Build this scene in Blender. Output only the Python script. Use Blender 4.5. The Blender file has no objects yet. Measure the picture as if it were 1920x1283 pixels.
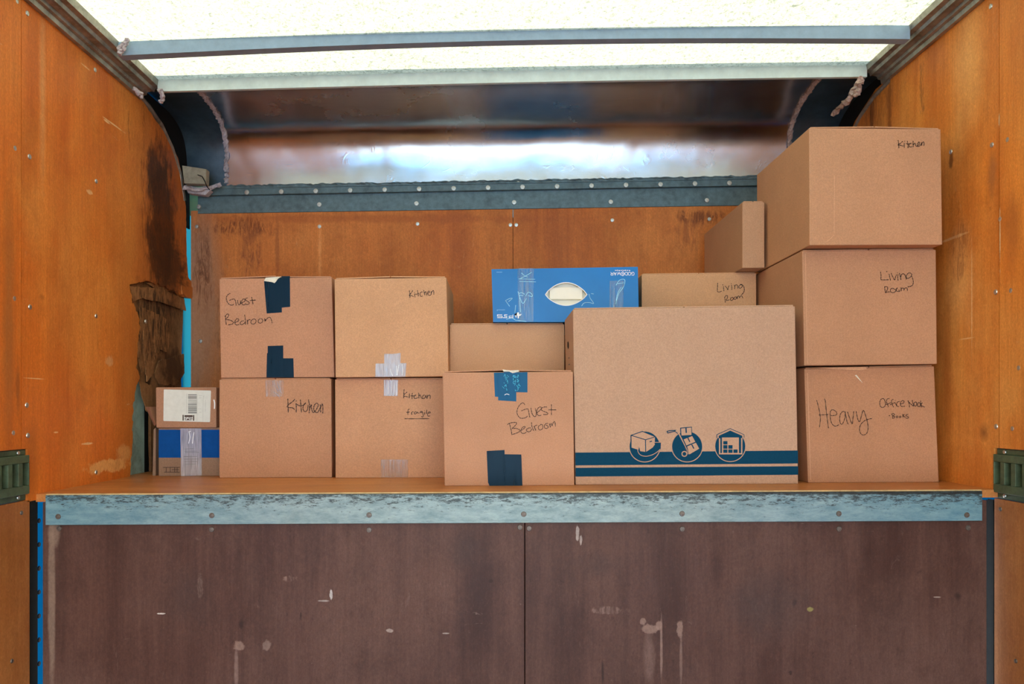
import bpy, bmesh, math, random
from mathutils import Vector, noise
from mathutils.geometry import tessellate_polygon
random.seed(7)
scene = bpy.context.scene
C = scene.collection

# ------------------------------------------------------------ camera, sky, sun, exposure
F_PX, VX, VY, CZ = 1500.0, 935.0, 765.0, 1.40       # focal length and axis pixel in the 1920x1283 frame
cam_d = bpy.data.cameras.new('camera'); cam = bpy.data.objects.new('camera', cam_d); C.objects.link(cam)
cam_d.sensor_width = 36.0; cam_d.lens = F_PX/1920*36.0
cam_d.shift_x = (960-VX)/1920; cam_d.shift_y = (VY-641.5)/1920
cam_d.clip_start = 0.05; cam_d.clip_end = 400
cam.location = (0, 0, CZ); cam.rotation_euler = (math.pi/2, 0, 0)
scene.camera = cam

EXPOSURE = 2.05
SUN = 7.0
SKY = 1.7
w = bpy.data.worlds.new('sky'); scene.world = w; w.use_nodes = True
wn = w.node_tree; wn.nodes.clear()
def wnode(t, **k):
    n = wn.nodes.new(t)
    for a, b in k.items(): setattr(n, a, b)
    return n
tc = wnode('ShaderNodeTexCoord'); sep = wnode('ShaderNodeSeparateXYZ'); wn.links.new(tc.outputs['Generated'], sep.inputs[0])
ramp = wnode('ShaderNodeValToRGB'); wn.links.new(sep.outputs[2], ramp.inputs[0])
ramp.color_ramp.elements[0].position = 0.0; ramp.color_ramp.elements[0].color = (0.72, 0.80, 0.88, 1)
ramp.color_ramp.elements[1].position = 0.55; ramp.color_ramp.elements[1].color = (0.16, 0.42, 0.80, 1)
nz = wnode('ShaderNodeTexNoise'); nz.inputs['Scale'].default_value = 2.6; nz.inputs['Detail'].default_value = 6
mp = wnode('ShaderNodeMapping'); mp.inputs['Scale'].default_value = (1, 1, 2.2)
wn.links.new(tc.outputs['Generated'], mp.inputs[0]); wn.links.new(mp.outputs[0], nz.inputs['Vector'])
cr = wnode('ShaderNodeMapRange'); cr.inputs[1].default_value = 0.47; cr.inputs[2].default_value = 0.60
wn.links.new(nz.outputs[0], cr.inputs[0])
mx = wnode('ShaderNodeMix', data_type='RGBA'); wn.links.new(cr.outputs[0], mx.inputs[0]); wn.links.new(ramp.outputs[0], mx.inputs[6]); mx.inputs[7].default_value = (1.25, 1.22, 1.15, 1)
bg = wnode('ShaderNodeBackground'); bg.inputs[1].default_value = SKY; wn.links.new(mx.outputs[2], bg.inputs[0])
wo = wnode('ShaderNodeOutputWorld'); wn.links.new(bg.outputs[0], wo.inputs[0])
sun_d = bpy.data.lights.new('sun', 'SUN'); sun_d.energy = SUN; sun_d.angle = 0.01; sun_d.color = (1.0, 0.94, 0.82)
sun = bpy.data.objects.new('sun', sun_d); C.objects.link(sun); sun.rotation_euler = (math.radians(-38), math.radians(-14), 0)
scene.view_settings.view_transform = 'Standard'; scene.view_settings.look = 'None'
scene.view_settings.gamma = 1.0; scene.view_settings.exposure = EXPOSURE
try: scene.view_settings.use_curve_mapping = False
except Exception: pass
scene.cycles.use_denoising = True
scene.cycles.max_bounces = 10; scene.cycles.diffuse_bounces = 6; scene.cycles.transparent_max_bounces = 12

# ------------------------------------------------------------ helpers
def P(px, py, d): return Vector(((px-VX)/F_PX*d, d, CZ+(VY-py)/F_PX*d))
def PW(px, py, X):                                   # a photo point on the side wall plane x = X
    d = X*F_PX/(px-VX); return Vector((X, d, CZ+(VY-py)/F_PX*d))
def ledge_z(X): return CZ - 0.1976 + (X+1.037)*0.00457

class MB:
    def __init__(s): s.v = []; s.f = []
    def add(s, vs, fs):
        o = len(s.v); s.v += [Vector(v) for v in vs]; s.f += [tuple(i+o for i in f) for f in fs]
    def box(s, a, b):
        x0, y0, z0 = a; x1, y1, z1 = b
        s.add([(x0,y0,z0),(x1,y0,z0),(x1,y1,z0),(x0,y1,z0),(x0,y0,z1),(x1,y0,z1),(x1,y1,z1),(x0,y1,z1)],
              [(0,3,2,1),(4,5,6,7),(0,1,5,4),(1,2,6,5),(2,3,7,6),(3,0,4,7)])
    def hexa(s, f4, b4):                             # front TL TR BR BL, back TL TR BR BL
        s.add(list(f4)+list(b4), [(0,3,2,1),(4,5,6,7),(0,1,5,4),(1,2,6,5),(2,3,7,6),(3,0,4,7)])
    def quad(s, *p): s.add(p, [tuple(range(len(p)))])
    def plate(s, pts, off):                          # flat outline given thickness along off
        pts = [Vector(p) for p in pts]; n = len(pts); tri = tessellate_polygon([pts])
        s.add(pts+[p+off for p in pts], [tuple(t) for t in tri]+[tuple(i+n for i in reversed(t)) for t in tri]+[(i,(i+1)%n,(i+1)%n+n,i+n) for i in range(n)])
    def disc(s, c, axis, r, h, n=12, dome=0.0):
        c = Vector(c); axis = Vector(axis).normalized(); t = axis.orthogonal().normalized(); u = axis.cross(t)
        ring = lambda rr, hh: [c+axis*hh+t*math.cos(2*math.pi*k/n)*rr+u*math.sin(2*math.pi*k/n)*rr for k in range(n)]
        vs = ring(r, 0)+ring(r*0.86, h)+[c+axis*(h+dome)]
        s.add(vs, [(k,(k+1)%n,(k+1)%n+n,k+n) for k in range(n)]+[(k+n,(k+1)%n+n,2*n) for k in range(n)])
    def tube(s, pts, r, n=8, jit=0.0):
        pts = [Vector(p) for p in pts]; o = len(s.v)
        for i, p in enumerate(pts):
            t = (pts[min(i+1, len(pts)-1)]-pts[max(i-1, 0)]).normalized()
            a = t.orthogonal().normalized() if abs(t.z) > .99 else t.cross(Vector((0,0,1))).normalized(); b = t.cross(a)
            for k in range(n):
                rr = r*(1+random.uniform(-jit, jit)); s.v.append(p+a*math.cos(2*math.pi*k/n)*rr+b*math.sin(2*math.pi*k/n)*rr)
        for i in range(len(pts)-1):
            for k in range(n): s.f.append((o+i*n+k, o+i*n+(k+1)%n, o+(i+1)*n+(k+1)%n, o+(i+1)*n+k))
        s.f.append(tuple(o+k for k in range(n))[::-1]); s.f.append(tuple(o+(len(pts)-1)*n+k for k in range(n)))
    def build(s, name, m, parent=None, bevel=0, smooth=False, seg=2):
        base = parent.matrix_world.translation.copy() if parent else Vector((0,0,0))
        if parent: base = world_loc(parent)
        me = bpy.data.meshes.new(name); me.from_pydata([tuple(v-base) for v in s.v], [], s.f)
        bm = bmesh.new(); bm.from_mesh(me); bmesh.ops.recalc_face_normals(bm, faces=bm.faces)
        if bevel:
            es = [e for e in bm.edges if len(e.link_faces) == 2 and e.calc_face_angle(0) > 0.5]
            bmesh.ops.bevel(bm, geom=es, offset=bevel, segments=seg, affect='EDGES', profile=0.6)
        bm.to_mesh(me); bm.free()
        if smooth:
            for p in me.polygons: p.use_smooth = True
        me.materials.append(m)
        o = bpy.data.objects.new(name, me); C.objects.link(o)
        if parent: o.parent = parent
        return o
def world_loc(o):
    v = Vector(o.location)
    while o.parent: o = o.parent; v += Vector(o.location)
    return v
def tag(o, label=None, cat=None, group=None, kind=None):
    if label: o['label'] = label
    if cat: o['category'] = cat
    if group: o['group'] = group
    if kind: o['kind'] = kind
    return o
def thing(name, loc, label, cat, group=None):
    o = bpy.data.objects.new(name, None); C.objects.link(o); o.location = loc; o.empty_display_size = 0.05
    return tag(o, label, cat, group)
def shared(o, name, parent, offset):                 # a cheap repeat sharing o's mesh
    c = o.copy(); c.name = name; c.parent = parent; c.location = offset; C.objects.link(c); return c

# ------------------------------------------------------------ materials
class MT:
    def __init__(s, name):
        s.m = bpy.data.materials.new(name); s.m.use_nodes = True; s.t = s.m.node_tree; s.t.nodes.clear()
        s.out = s.t.nodes.new('ShaderNodeOutputMaterial'); s.tc = s.t.nodes.new('ShaderNodeTexCoord')
    def n(s, t, **k):
        nd = s.t.nodes.new(t)
        for a, b in k.items(): setattr(nd, a, b)
        return nd
    def l(s, a, b): s.t.links.new(a, b)
    def noise(s, scale, stretch=(1,1,1), detail=4, rough=.55, dist=0, vec=None):
        mp = s.n('ShaderNodeMapping'); mp.inputs['Scale'].default_value = stretch; s.l(vec or s.tc.outputs['Object'], mp.inputs[0])
        nz = s.n('ShaderNodeTexNoise'); nz.inputs['Scale'].default_value = scale; nz.inputs['Detail'].default_value = detail
        nz.inputs['Roughness'].default_value = rough; nz.inputs['Distortion'].default_value = dist; s.l(mp.outputs[0], nz.inputs['Vector']); return nz.outputs[0]
    def rng(s, x, a, b, c=0.0, d=1.0, smooth=False):
        r = s.n('ShaderNodeMapRange'); s.l(x, r.inputs[0])
        if smooth: r.interpolation_type = 'SMOOTHSTEP'
        for i, v in enumerate((a, b, c, d)): r.inputs[i+1].default_value = v
        return r.outputs[0]
    def mix(s, f, a, b, mode='MIX'):
        r = s.n('ShaderNodeMix', data_type='RGBA', blend_type=mode)
        if isinstance(f, (int, float)): r.inputs[0].default_value = f
        else: s.l(f, r.inputs[0])
        for i, v in ((6, a), (7, b)):
            if isinstance(v, tuple): r.inputs[i].default_value = (*v[:3], 1)
            else: s.l(v, r.inputs[i])
        return r.outputs[2]
    def math(s, op, a, b=0.0):
        r = s.n('ShaderNodeMath', operation=op)
        for i, v in enumerate((a, b)):
            if isinstance(v, (int, float)): r.inputs[i].default_value = v
            else: s.l(v, r.inputs[i])
        return r.outputs[0]
    def ellipse(s, c, r, dist=.4, nscale=9, soft=.5, stretch=(1,1,1)):
        sub = s.n('ShaderNodeVectorMath', operation='SUBTRACT'); s.l(s.tc.outputs['Object'], sub.inputs[0]); sub.inputs[1].default_value = c
        mul = s.n('ShaderNodeVectorMath', operation='MULTIPLY'); s.l(sub.outputs[0], mul.inputs[0]); mul.inputs[1].default_value = tuple((1/a if a else 0) for a in r)
        ln = s.n('ShaderNodeVectorMath', operation='LENGTH'); s.l(mul.outputs[0], ln.inputs[0])
        nz = s.noise(nscale, stretch, 5, .65)
        d = s.math('ADD', ln.outputs['Value'], s.math('MULTIPLY', s.math('SUBTRACT', nz, .5), dist*2))
        return s.rng(d, 1.0, 1.0-soft)
    def bsdf(s, col, rough=.6, metal=0.0, spec=.5, bump=None, bstr=.3, bdist=.002, coat=0):
        b = s.n('ShaderNodeBsdfPrincipled')
        if isinstance(col, tuple): b.inputs['Base Color'].default_value = (*col[:3], 1)
        else: s.l(col, b.inputs['Base Color'])
        if isinstance(rough, (int, float)): b.inputs['Roughness'].default_value = rough
        else: s.l(rough, b.inputs['Roughness'])
        b.inputs['Metallic'].default_value = metal; b.inputs['Specular IOR Level'].default_value = spec; b.inputs['Coat Weight'].default_value = coat
        if bump is not None:
            bp = s.n('ShaderNodeBump'); bp.inputs['Strength'].default_value = bstr; bp.inputs['Distance'].default_value = bdist
            s.l(bump, bp.inputs['Height']); s.l(bp.outputs[0], b.inputs['Normal'])
        return b.outputs[0]
    def done(s, sh): s.l(sh, s.out.inputs['Surface']); return s.m

def plywood(name, dark, base, light, stains=(), rough=.55, streaks=1.0, axis='z', spec=.22, scratch=(.85,.55,.28), scratch_amt=.7):
    cache = {}
    def WISP(m):
        if 'w' not in cache: cache['w'] = m.noise(38, {'z':(1.6,1.6,.35),'x':(.35,1,1)}[axis], 6, .75, 1.2)
        return cache['w']
    m = MT(name); st = {'z': (1,1,.07), 'x': (.07,1,1)}[axis]
    s1 = m.noise(14, st, 4, .6, .3); s2 = m.noise(2.6, (1,1,.6), 5, .6); s3 = m.noise(150, {'z':(1,1,.04),'x':(.04,1,1)}[axis], 3, .6)
    s4 = m.noise(5, {'z':(1,1,.25),'x':(.25,1,1)}[axis], 6, .7, 1.0)
    col = m.mix(m.rng(s1, .32, .68), dark, base)
    col = m.mix(m.rng(s2, .42, .72, 0, .8), col, light)
    col = m.mix(m.rng(s4, .56, .74, 0, .55*streaks), col, dark)
    col = m.mix(m.rng(s3, .3, .7, .22, 0), col, tuple(c*.45 for c in dark))
    sp = m.noise(420, (1,1,.5), 2, .5); col = m.mix(m.rng(sp, .3, .75, .16, 0), col, (0.02,0.01,0.005))
    sc = m.noise(16, {'z':(.5,.5,3.2),'x':(3.2,.5,.5)}[axis], 5, .75, 2.2); col = m.mix(m.rng(sc, .685, .72, 0, scratch_amt), col, scratch)
    for (c, r, color, dist, ns, soft, amt, stt) in stains:
        k = m.math('MULTIPLY', m.ellipse(c, r, dist, ns, soft, stt), abs(amt))
        if amt < 0: k = m.math('MULTIPLY', k, m.rng(WISP(m), .44, .58))
        col = m.mix(k, col, color)
    g1 = m.noise(7, (1,1,.8), 9, .78, .3); col = m.mix(m.rng(g1, .50, .70, 0, .42*streaks), col, tuple(c*.55 for c in dark))
    g2 = m.noise(55, (1,1,.5), 6, .8, .6); col = m.mix(m.rng(g2, .60, .72, 0, .5), col, tuple(c*.35 for c in dark))
    g3 = m.noise(30, (1,1,.35), 7, .8, 1.5); col = m.mix(m.rng(g3, .62, .74, 0, .35), col, scratch)
    g4 = m.noise(210, (1,1,.6), 5, .8); col = m.mix(m.rng(g4, .36, .64, .30, 0), col, tuple(c*.35 for c in dark)); col = m.mix(m.rng(g4, .60, .75, 0, .22), col, light)
    rg = m.rng(s2, .3, .7, rough-.08, rough+.12)
    return m.done(m.bsdf(col, rg, spec=spec, bump=s3, bstr=.3, bdist=.0012))

def cardboard(name, col, var=.07):
    col = (min(.95, col[0]*1.12), col[1]*1.02, col[2]*.97)
    m = MT(name)
    a = m.noise(7, (1,1,1), 4, .6); b = m.noise(420, (1,1,1), 2, .6)
    c = m.mix(m.rng(a, .3, .7), tuple(x*(1-var) for x in col), tuple(min(1, x*(1+var)) for x in col))
    c = m.mix(m.rng(b, .3, .7, .42, 0), c, tuple(x*.45 for x in col))
    b2 = m.noise(160, (1,1,.8), 4, .7); c = m.mix(m.rng(b2, .35, .65, .16, 0), c, tuple(x*.6 for x in col))
    fib = m.noise(260, (1,1,.5), 2, .5); c = m.mix(m.rng(fib, .62, .75, 0, .15), c, tuple(min(1, x*1.35) for x in col))
    wv = m.n('ShaderNodeTexWave', wave_type='BANDS', bands_direction='X'); wv.inputs['Scale'].default_value = 42; wv.inputs['Distortion'].default_value = .35
    m.l(m.tc.outputs['Object'], wv.inputs['Vector'])
    h = m.math('ADD', m.math('MULTIPLY', wv.outputs['Fac'], .35), b)
    return m.done(m.bsdf(c, .78, spec=.25, bump=h, bstr=.35, bdist=.0006))

def plain(name, col, rough=.5, metal=0, spec=.35, nscale=60, var=.2, bstr=.15, dirt=None, dirt_amt=.5):
    m = MT(name); a = m.noise(nscale, (1,1,1), 5, .65)
    c = m.mix(m.rng(a, .3, .7), tuple(x*(1-var) for x in col), tuple(min(1, x*(1+var)) for x in col))
    if dirt:
        d = m.noise(9, (1,1,1), 7, .75, .5); c = m.mix(m.rng(d, .5, .68, 0, dirt_amt), c, dirt)
    return m.done(m.bsdf(c, rough, metal, spec, bump=a, bstr=bstr, bdist=.001))

def translucent(name, col, fibre=0.0, diff=.25, tint2=None):
    m = MT(name)
    c = col
    if fibre:
        a = m.noise(80, (1.2,1,1), 6, .85, .8); b = m.noise(34, (1.6,1,1), 7, .8, 1.5); big = m.noise(1.3, (1,1,1), 3, .5)
        c = m.mix(m.rng(a, .34, .52, fibre, 0), col, (.065,.07,.047))
        f = m.math('MULTIPLY', m.rng(b, .52, .66, 0, fibre), m.rng(big, .35, .65, .35, 1)); c = m.mix(f, c, (.065,.07,.047))
    t = m.n('ShaderNodeBsdfTranslucent'); d = m.n('ShaderNodeBsdfDiffuse'); x = m.n('ShaderNodeMixShader'); x.inputs[0].default_value = diff
    for n in (t, d):
        if isinstance(c, tuple): n.inputs[0].default_value = (*c, 1)
        else: m.l(c, n.inputs[0])
    m.l(t.outputs[0], x.inputs[1]); m.l(d.outputs[0], x.inputs[2])
    return m.done(x.outputs[0])

def film(name, tint, alpha, rough=.12, wr=60, bs=.8, sp=.9):
    m = MT(name); a = m.noise(wr, (3.0,1,.25), 3, .5, .4)
    g = m.bsdf(tint, rough, spec=sp, bump=a, bstr=bs, bdist=.002)
    t = m.n('ShaderNodeBsdfTransparent'); x = m.n('ShaderNodeMixShader'); m.l(m.rng(a, .3, .7, alpha-.12, alpha+.15), x.inputs[0])
    m.l(t.outputs[0], x.inputs[1]); m.l(g, x.inputs[2]); return m.done(x.outputs[0])

ORANGE = ((.66,.155,.020), (.93,.265,.036), (.98,.46,.11))
XL, XR = -1.06, 1.14
def wy(px, X=XL): return X*F_PX/(px-VX)
def wz(px, py, X=XL): return CZ+(VY-py)/F_PX*wy(px, X)
def st(px, py, rp, rq, color, dist=.4, ns=9, soft=.5, amt=.9, stt=(1,1,1), X=XL):
    y = wy(px, X); ry = abs(wy(px+rp, X)-y); rz = rq/F_PX*y
    return ((X, y, wz(px, py, X)), (0, ry, rz), color, dist, ns, soft, amt, stt)
CH = (.022,.012,.008)
PALE = (.90,.60,.32)
M_plyL = plywood('orange_plywood_left', *ORANGE, stains=[
    st(335, 640, 95, 420, (.36,.11,.030), .35, 7, .5, .55), st(310, 420, 45, 260, (.40,.13,.04), .5, 12, .5, -.8),
    st(303, 420, 27, 160, CH, .9, 26, .35, .95, (1,1.0,.5)), st(288, 320, 15, 62, CH, .9, 32, .4, .9, (1,1.2,.6)), st(305, 440, 42, 150, CH, .8, 22, .7, -.9),
    st(322, 500, 34, 55, CH, .9, 30, .5, .85, (1,1,2.2)),
    st(268, 330, 5, 200, (.27,.075,.02), 1.4, 14, .6, -.9), st(242, 240, 4, 70, (.22,.06,.015), 1.4, 20, .7, -.9), st(300, 540, 40, 12, (.12,.04,.015), .8, 30, .6, .8),
    st(205, 873, 40, 15, (.88,.46,.16), .8, 22, .2, .9), st(232, 850, 14, 18, (.80,.40,.14), .9, 24, .3, .8), st(60, 860, 18, 90, (.36,.11,.02), .5, 8, .7, .5),
    st(80, 180, 8, 220, (.85,.52,.22), .6, 8, .9, .45), st(15, 600, 14, 300, (.40,.15,.04), .5, 9, .7, .7), st(212, 233, 24, 1.8, PALE, .6, 40, .4, .9), st(200, 228, 8, 2.2, PALE, .6, 40, .4, .9),
    st(160, 125, 9, 1.6, PALE, .5, 50, .4, .8), st(168, 360, 6, 5, PALE, .8, 60, .4, .6), st(65, 710, 22, 1.2, PALE, .4, 60, .4, .8), st(105, 811, 5, 2, PALE, .3, 60, .4, .9),
    st(165, 832, 12, 2.5, PALE, .7, 50, .4, .9), st(205, 677, 8, 10, PALE, .9, 70, .3, .4), st(78, 558, 6, 8, (.35,.10,.02), .6, 40, .7, .6), st(32, 720, 5, 60, (.30,.09,.02), .8, 20, .6, .7)])
M_plyR = plywood('orange_plywood_right', (.66,.18,.025), (.96,.34,.055), (.99,.55,.16), stains=[  # base raised above the left sheets, standing in for brighter light here
    st(1635, 215, 5, 45, (.10,.035,.012), .8, 26, .4, .9, X=XR), st(1668, 200, 4, 70, (.25,.08,.02), 1.2, 22, .6, .8, X=XR), st(1650, 200, 40, 60, (.36,.13,.04), .8, 12, .6, -.8, X=XR),
    st(1728, 170, 6, 60, (.30,.11,.03), 1.0, 24, .4, -.9, X=XR), st(1783, 300, 5, 20, (.10,.04,.015), .6, 30, .4, .8, X=XR),
    st(1800, 520, 30, 130, (.92,.52,.20), .7, 8, .8, .55, X=XR), st(1845, 812, 12, 24, (.14,.05,.02), .6, 20, .8, .7, X=XR), st(1815, 100, 40, 160, (.98,.56,.20), .6, 6, .9, .5, X=XR),
    st(1860, 330, 10, 50, (.32,.13,.05), .8, 18, .7, .6, X=XR), st(1800, 470, 25, 60, (.28,.09,.03), 1.2, 12, .4, -.6, X=XR), st(1900, 430, 16, 90, (.45,.14,.03), .8, 9, .7, .6, X=XR),
    st(1822, 560, 1.5, 130, PALE, .4, 20, .5, .75, X=XR), st(1812, 635, 18, 1.5, PALE, .4, 30, .5, .8, X=XR), st(1874, 225, 2.0, 16, (.9,.75,.5), .5, 30, .3, .9, X=XR), st(1876, 440, 1.5, 60, (.9,.7,.42), .9, 30, .3, .8, X=XR),
    st(1790, 445, 30, 3, PALE, .8, 30, .4, .6, X=XR), st(1775, 700, 12, 170, (.50,.15,.03), .6, 9, .8, .6, X=XR), st(1845, 880, 30, 60, (.55,.17,.03), .6, 9, .8, .5, X=XR)])
M_plyLow = plywood('worn_lower_plywood', (.34,.11,.025), (.52,.19,.05), (.70,.34,.12), rough=.6)
M_torn = plywood('torn_inner_plywood', (.10,.040,.015), (.36,.165,.07), (.60,.34,.16), rough=.85, streaks=1.6, stains=[
    st(300, 600, 40, 90, CH, .9, 26, .5, -.95), st(330, 690, 30, 40, (.06,.025,.012), .9, 22, .5, .8), st(285, 700, 6, 160, CH, .9, 18, .4, .8), st(310, 560, 45, 8, CH, .8, 30, .4, .9)])
M_shard = plywood('split_ply_veneer', (.20,.075,.025), (.46,.20,.075), (.72,.40,.18), rough=.8, streaks=1.5, stains=[st(300, 620, 60, 110, CH, .9, 30, .5, -.9), st(325, 600, 12, 40, CH, .9, 30, .5, .8)])
B2 = 543.0
def bst(px, py, rp, rq, color, dist=.4, ns=9, soft=.5, amt=.9, d=2.76, stt=(1,1,1)):
    p = P(px, py, d); return (tuple(p), (rp*d/F_PX, 0, rq*d/F_PX), color, dist, ns, soft, amt, stt)
M_plyB = plywood('orange_plywood_back', (.52,.13,.024), (.80,.225,.042), (.90,.34,.09), stains=[
    bst(378, 560, 48, 260, (.34,.18,.11), .5, 7, .5, .8, stt=(3,1,.3)), bst(460, 425, 70, 24, (.20,.06,.02), .9, 30, .5, -.95), bst(470, 470, 28, 60, (.30,.09,.03), .9, 22, .6, -.9, stt=(3,1,.4)),
    bst(380, 500, 22, 100, (.12,.045,.02), .9, 22, .5, -.9, stt=(3,1,.4)), bst(420, 600, 18, 130, (.22,.09,.04), .9, 22, .5, -.7, stt=(3,1,.4)), bst(1310, 408, 60, 16, (.20,.06,.02), .9, 30, .5, -.95),
    bst(1290, 440, 40, 40, (.34,.10,.03), .9, 18, .5, -.7), bst(880, 590, 40, 40, (.36,.10,.03), .7, 14, .7, .6), bst(520, 460, 5, 60, (.34,.10,.03), .9, 18, .5, .6), bst(600, 470, 5, 60, (.95,.42,.14), .9, 18, .7, .6),
    bst(730, 410, 370, 10, (.42,.11,.03), .9, 12, .5, .5)])
def kst(px, py, rp, rq, color, amt=.7, dist=.9, ns=60, soft=.3, stt=(1,1,1)): return bst(px, py, rp, rq, color, dist, ns, soft, amt, 1.84, stt)
LT_, DK = (.36,.23,.185), (.035,.018,.014)
M_bulk = plywood('brown_bulkhead_board', (.075,.032,.024), (.148,.070,.053), (.23,.125,.098), stains=[
    kst(97, 1130, 8, 200, (.30,.20,.15), .75, .5, 20, .4, (1,1,.3)), kst(101, 1000, 13, 28, (.30,.20,.15), .7, .4, 20, .4),
    kst(1218, 1180, 16, 9, LT_), kst(1205, 1165, 6, 7, LT_), kst(1217, 1235, 12, 60, (.27,.165,.135), .6, .7, 40, .6, (1,1,.4)), kst(1240, 1215, 3, 75, LT_, .8, .7, 50, .5, (1,1,.3)), kst(1236, 1172, 6, 10, LT_),
    kst(1275, 1178, 6, 17, LT_), kst(1277, 1240, 3.5, 70, (.30,.19,.155), .7, .7, 50, .5, (1,1,.3)), kst(1140, 1145, 35, 8, (.30,.19,.155), -.7),
    kst(447, 1212, 12, 10, LT_), kst(443, 1262, 5, 50, (.30,.19,.16), .7, .7, 50, .5, (1,1,.3)), kst(500, 1210, 9, 12, (.30,.2,.165), .7), kst(545, 1085, 18, 6, LT_, -.8),
    kst(621, 1116, 3, 12, (.75,.70,.68), .9, .9, 90), kst(607, 1127, 13, 2.0, (.5,.42,.38), .8, .6, 90), kst(730, 1183, 7, 4, (.45,.36,.32), .8), kst(836, 1188, 8, 1.5, (.6,.5,.45), .8, .5, 90),
    kst(1083, 1000, 3.5, 17, (.55,.46,.42), .8), kst(1089, 1012, 2.5, 10, (.55,.46,.42), .8), kst(302, 1151, 9, 1.8, (.8,.72,.66), .9, .4, 90), kst(375, 1100, 6, 26, (.27,.18,.15), -.9),
    kst(1519, 1143, 7, 5, (.36,.31,.10), .9, .4, 80), kst(1130, 1262, 3, 26, DK, .8, .7, 60, .5, (1,1,.4)), kst(564, 1155, 1.5, 8, DK, .8), kst(1796, 1118, 8, 10, DK, .8, .6, 40, .8),
    kst(1755, 1120, 8, 1.5, (.5,.4,.35), .8), kst(452, 1172, 5, 10, DK, .8, .6, 60, .6), kst(1482, 1262, 4, 5, DK, .7), kst(1490, 1130, 6, 10, DK, .6, .6, 50, .7), kst(920, 1090, 5, 4, DK, .7),
    kst(1440, 1140, 90, 70, (.085,.055,.050), .55, .8, 9, .8), kst(870, 1030, 40, 50, (.07,.040,.034), .5, .8, 9, .8), kst(350, 1120, 60, 60, (.075,.042,.036), .55, .8, 9, .8), kst(1120, 1060, 50, 30, (.07,.04,.036), .5, .8, 9, .8)],
    rough=.5, scratch=(.33,.23,.20), scratch_amt=.6)
M_ledge = plywood('ledge_plywood', (.44,.15,.035), (.68,.26,.075), (.80,.40,.16), rough=.35, axis='x')
M_floor = plywood('truck_floor_board', (.22,.09,.045), (.34,.15,.075), (.46,.24,.13), rough=.6, axis='x')
M_endgrain = plain('pale_ply_edge', (.60,.42,.20), .8, dirt=(.12,.08,.04))
M_roof = translucent('translucent_roof_fibreglass', (.205,.202,.142), fibre=1.0, diff=.35)
M_skin = translucent('blue_painted_fibreglass_skin', (.010,.14,.23), diff=.15)
M_skinB = translucent('teal_fibreglass_skin', (.06,.21,.25), diff=.15)
M_rail = plain('dull_aluminium_rail', (.36,.34,.29), .42, .75, nscale=25, var=.35, dirt=(.05,.045,.035), dirt_amt=.6)
M_bow = plain('grey_painted_roof_bow', (.27,.38,.50), .5, .15, nscale=30, var=.12)
M_header = plain('pale_header_bar', (.62,.72,.70), .45, .1, nscale=30, var=.1)
M_band = plain('grey_galvanised_band', (.12,.18,.195), .5, .35, nscale=50, var=.25, dirt=(.04,.05,.05), dirt_amt=.5)
M_seal = plain('grey_sealant', (.45,.40,.42), .8, nscale=180, var=.35, bstr=.8)
M_sealR = plain('pinkish_sealant', (.45,.33,.28), .8, nscale=180, var=.35, bstr=.8)
M_green = plain('green_painted_load_rail', (.070,.110,.068), .5, .1, nscale=40, var=.3, dirt=(.03,.035,.03), dirt_amt=.5)
M_steelShade = plain('dark_steel', (.010,.011,.012), .85, 0, .15)  # near-black steel, also used to stand in for shade in gaps
M_screw = plain('screw_steel', (.50,.48,.44), .35, .85, nscale=300, var=.3)
M_screwd = plain('dull_screw', (.16,.13,.11), .5, .6, nscale=300, var=.4)
M_bracket = plain('beige_bracket', (.33,.30,.22), .7, nscale=60, dirt=(.12,.1,.08))
M_ink = plain('black_marker_ink', (.035,.014,.008), .6, var=.3)
M_print = plain('dark_blue_print', (.002,.050,.105), .75, 0, .12, nscale=400, var=.12)
M_tapeB = film('dark_blue_tape', (.002,.022,.048), .98, .4, 22, .25, .12)
M_tapeB2 = film('bright_blue_tape', (.001,.095,.23), .98, .4, 22, .25, .15)
M_tapeC = film('clear_parcel_tape', (.62,.60,.66), .50, .15, 90)
M_tapeF = film('thin_clear_tape', (.50,.42,.38), .18, .12, 80)
M_white = plain('white_label_paper', (.66,.70,.66), .6, nscale=90, var=.05)
M_paper = plain('torn_white_liner', (.72,.70,.60), .7, nscale=90, var=.2)
M_greyink = plain('grey_label_print', (.16,.17,.17), .7, var=.2)
M_lightink = plain('pale_label_print', (.42,.44,.42), .7, var=.1)
M_blueBox = plain('glossy_blue_carton', (.001,.165,.50), .30, 0, .25, nscale=3, var=.10, bstr=.02)
M_whitePl = plain('white_plastic', (.86,.84,.74), .45, nscale=10, var=.04, bstr=.02)
M_whiteInkGlint = plain('white_print', (.85,.88,.90), .5, var=.03)  # white print, also used for painted glints on tape
M_paleInk = plain('pale_blue_print', (.25,.55,.80), .5, var=.03)
M_blueBand = plain('royal_blue_print', (.001,.070,.30), .6, 0, .12, nscale=40, var=.12)
def metal_sheet():
    m = MT('polished_aluminium_sheet')
    a = m.noise(5, (1,1,1), 2, .4, .3); b = m.noise(14, (1,1,1), 4, .6, 1.5); c = m.noise(30, (.15,1,1), 3, .6)
    h = m.math('ADD', m.math('MULTIPLY', a, 1.0), m.math('MULTIPLY', m.rng(b, .6, .8), .05))
    g = m.noise(3, (1,1,1), 5, .6)
    col = m.mix(m.rng(g, .35, .65), (.50,.49,.50), (.68,.70,.72)); col = m.mix(m.rng(c, .5, .75, 0, .15), col, (.3,.26,.24))
    return m.done(m.bsdf(col, m.rng(g, .3, .7, .20, .30), 1.0, bump=h, bstr=.5, bdist=.012))
M_alu = metal_sheet()
M_corner = plain('dark_corner_sheet', (.10,.15,.19), .35, .7, nscale=12, var=.3, bstr=.1)
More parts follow.
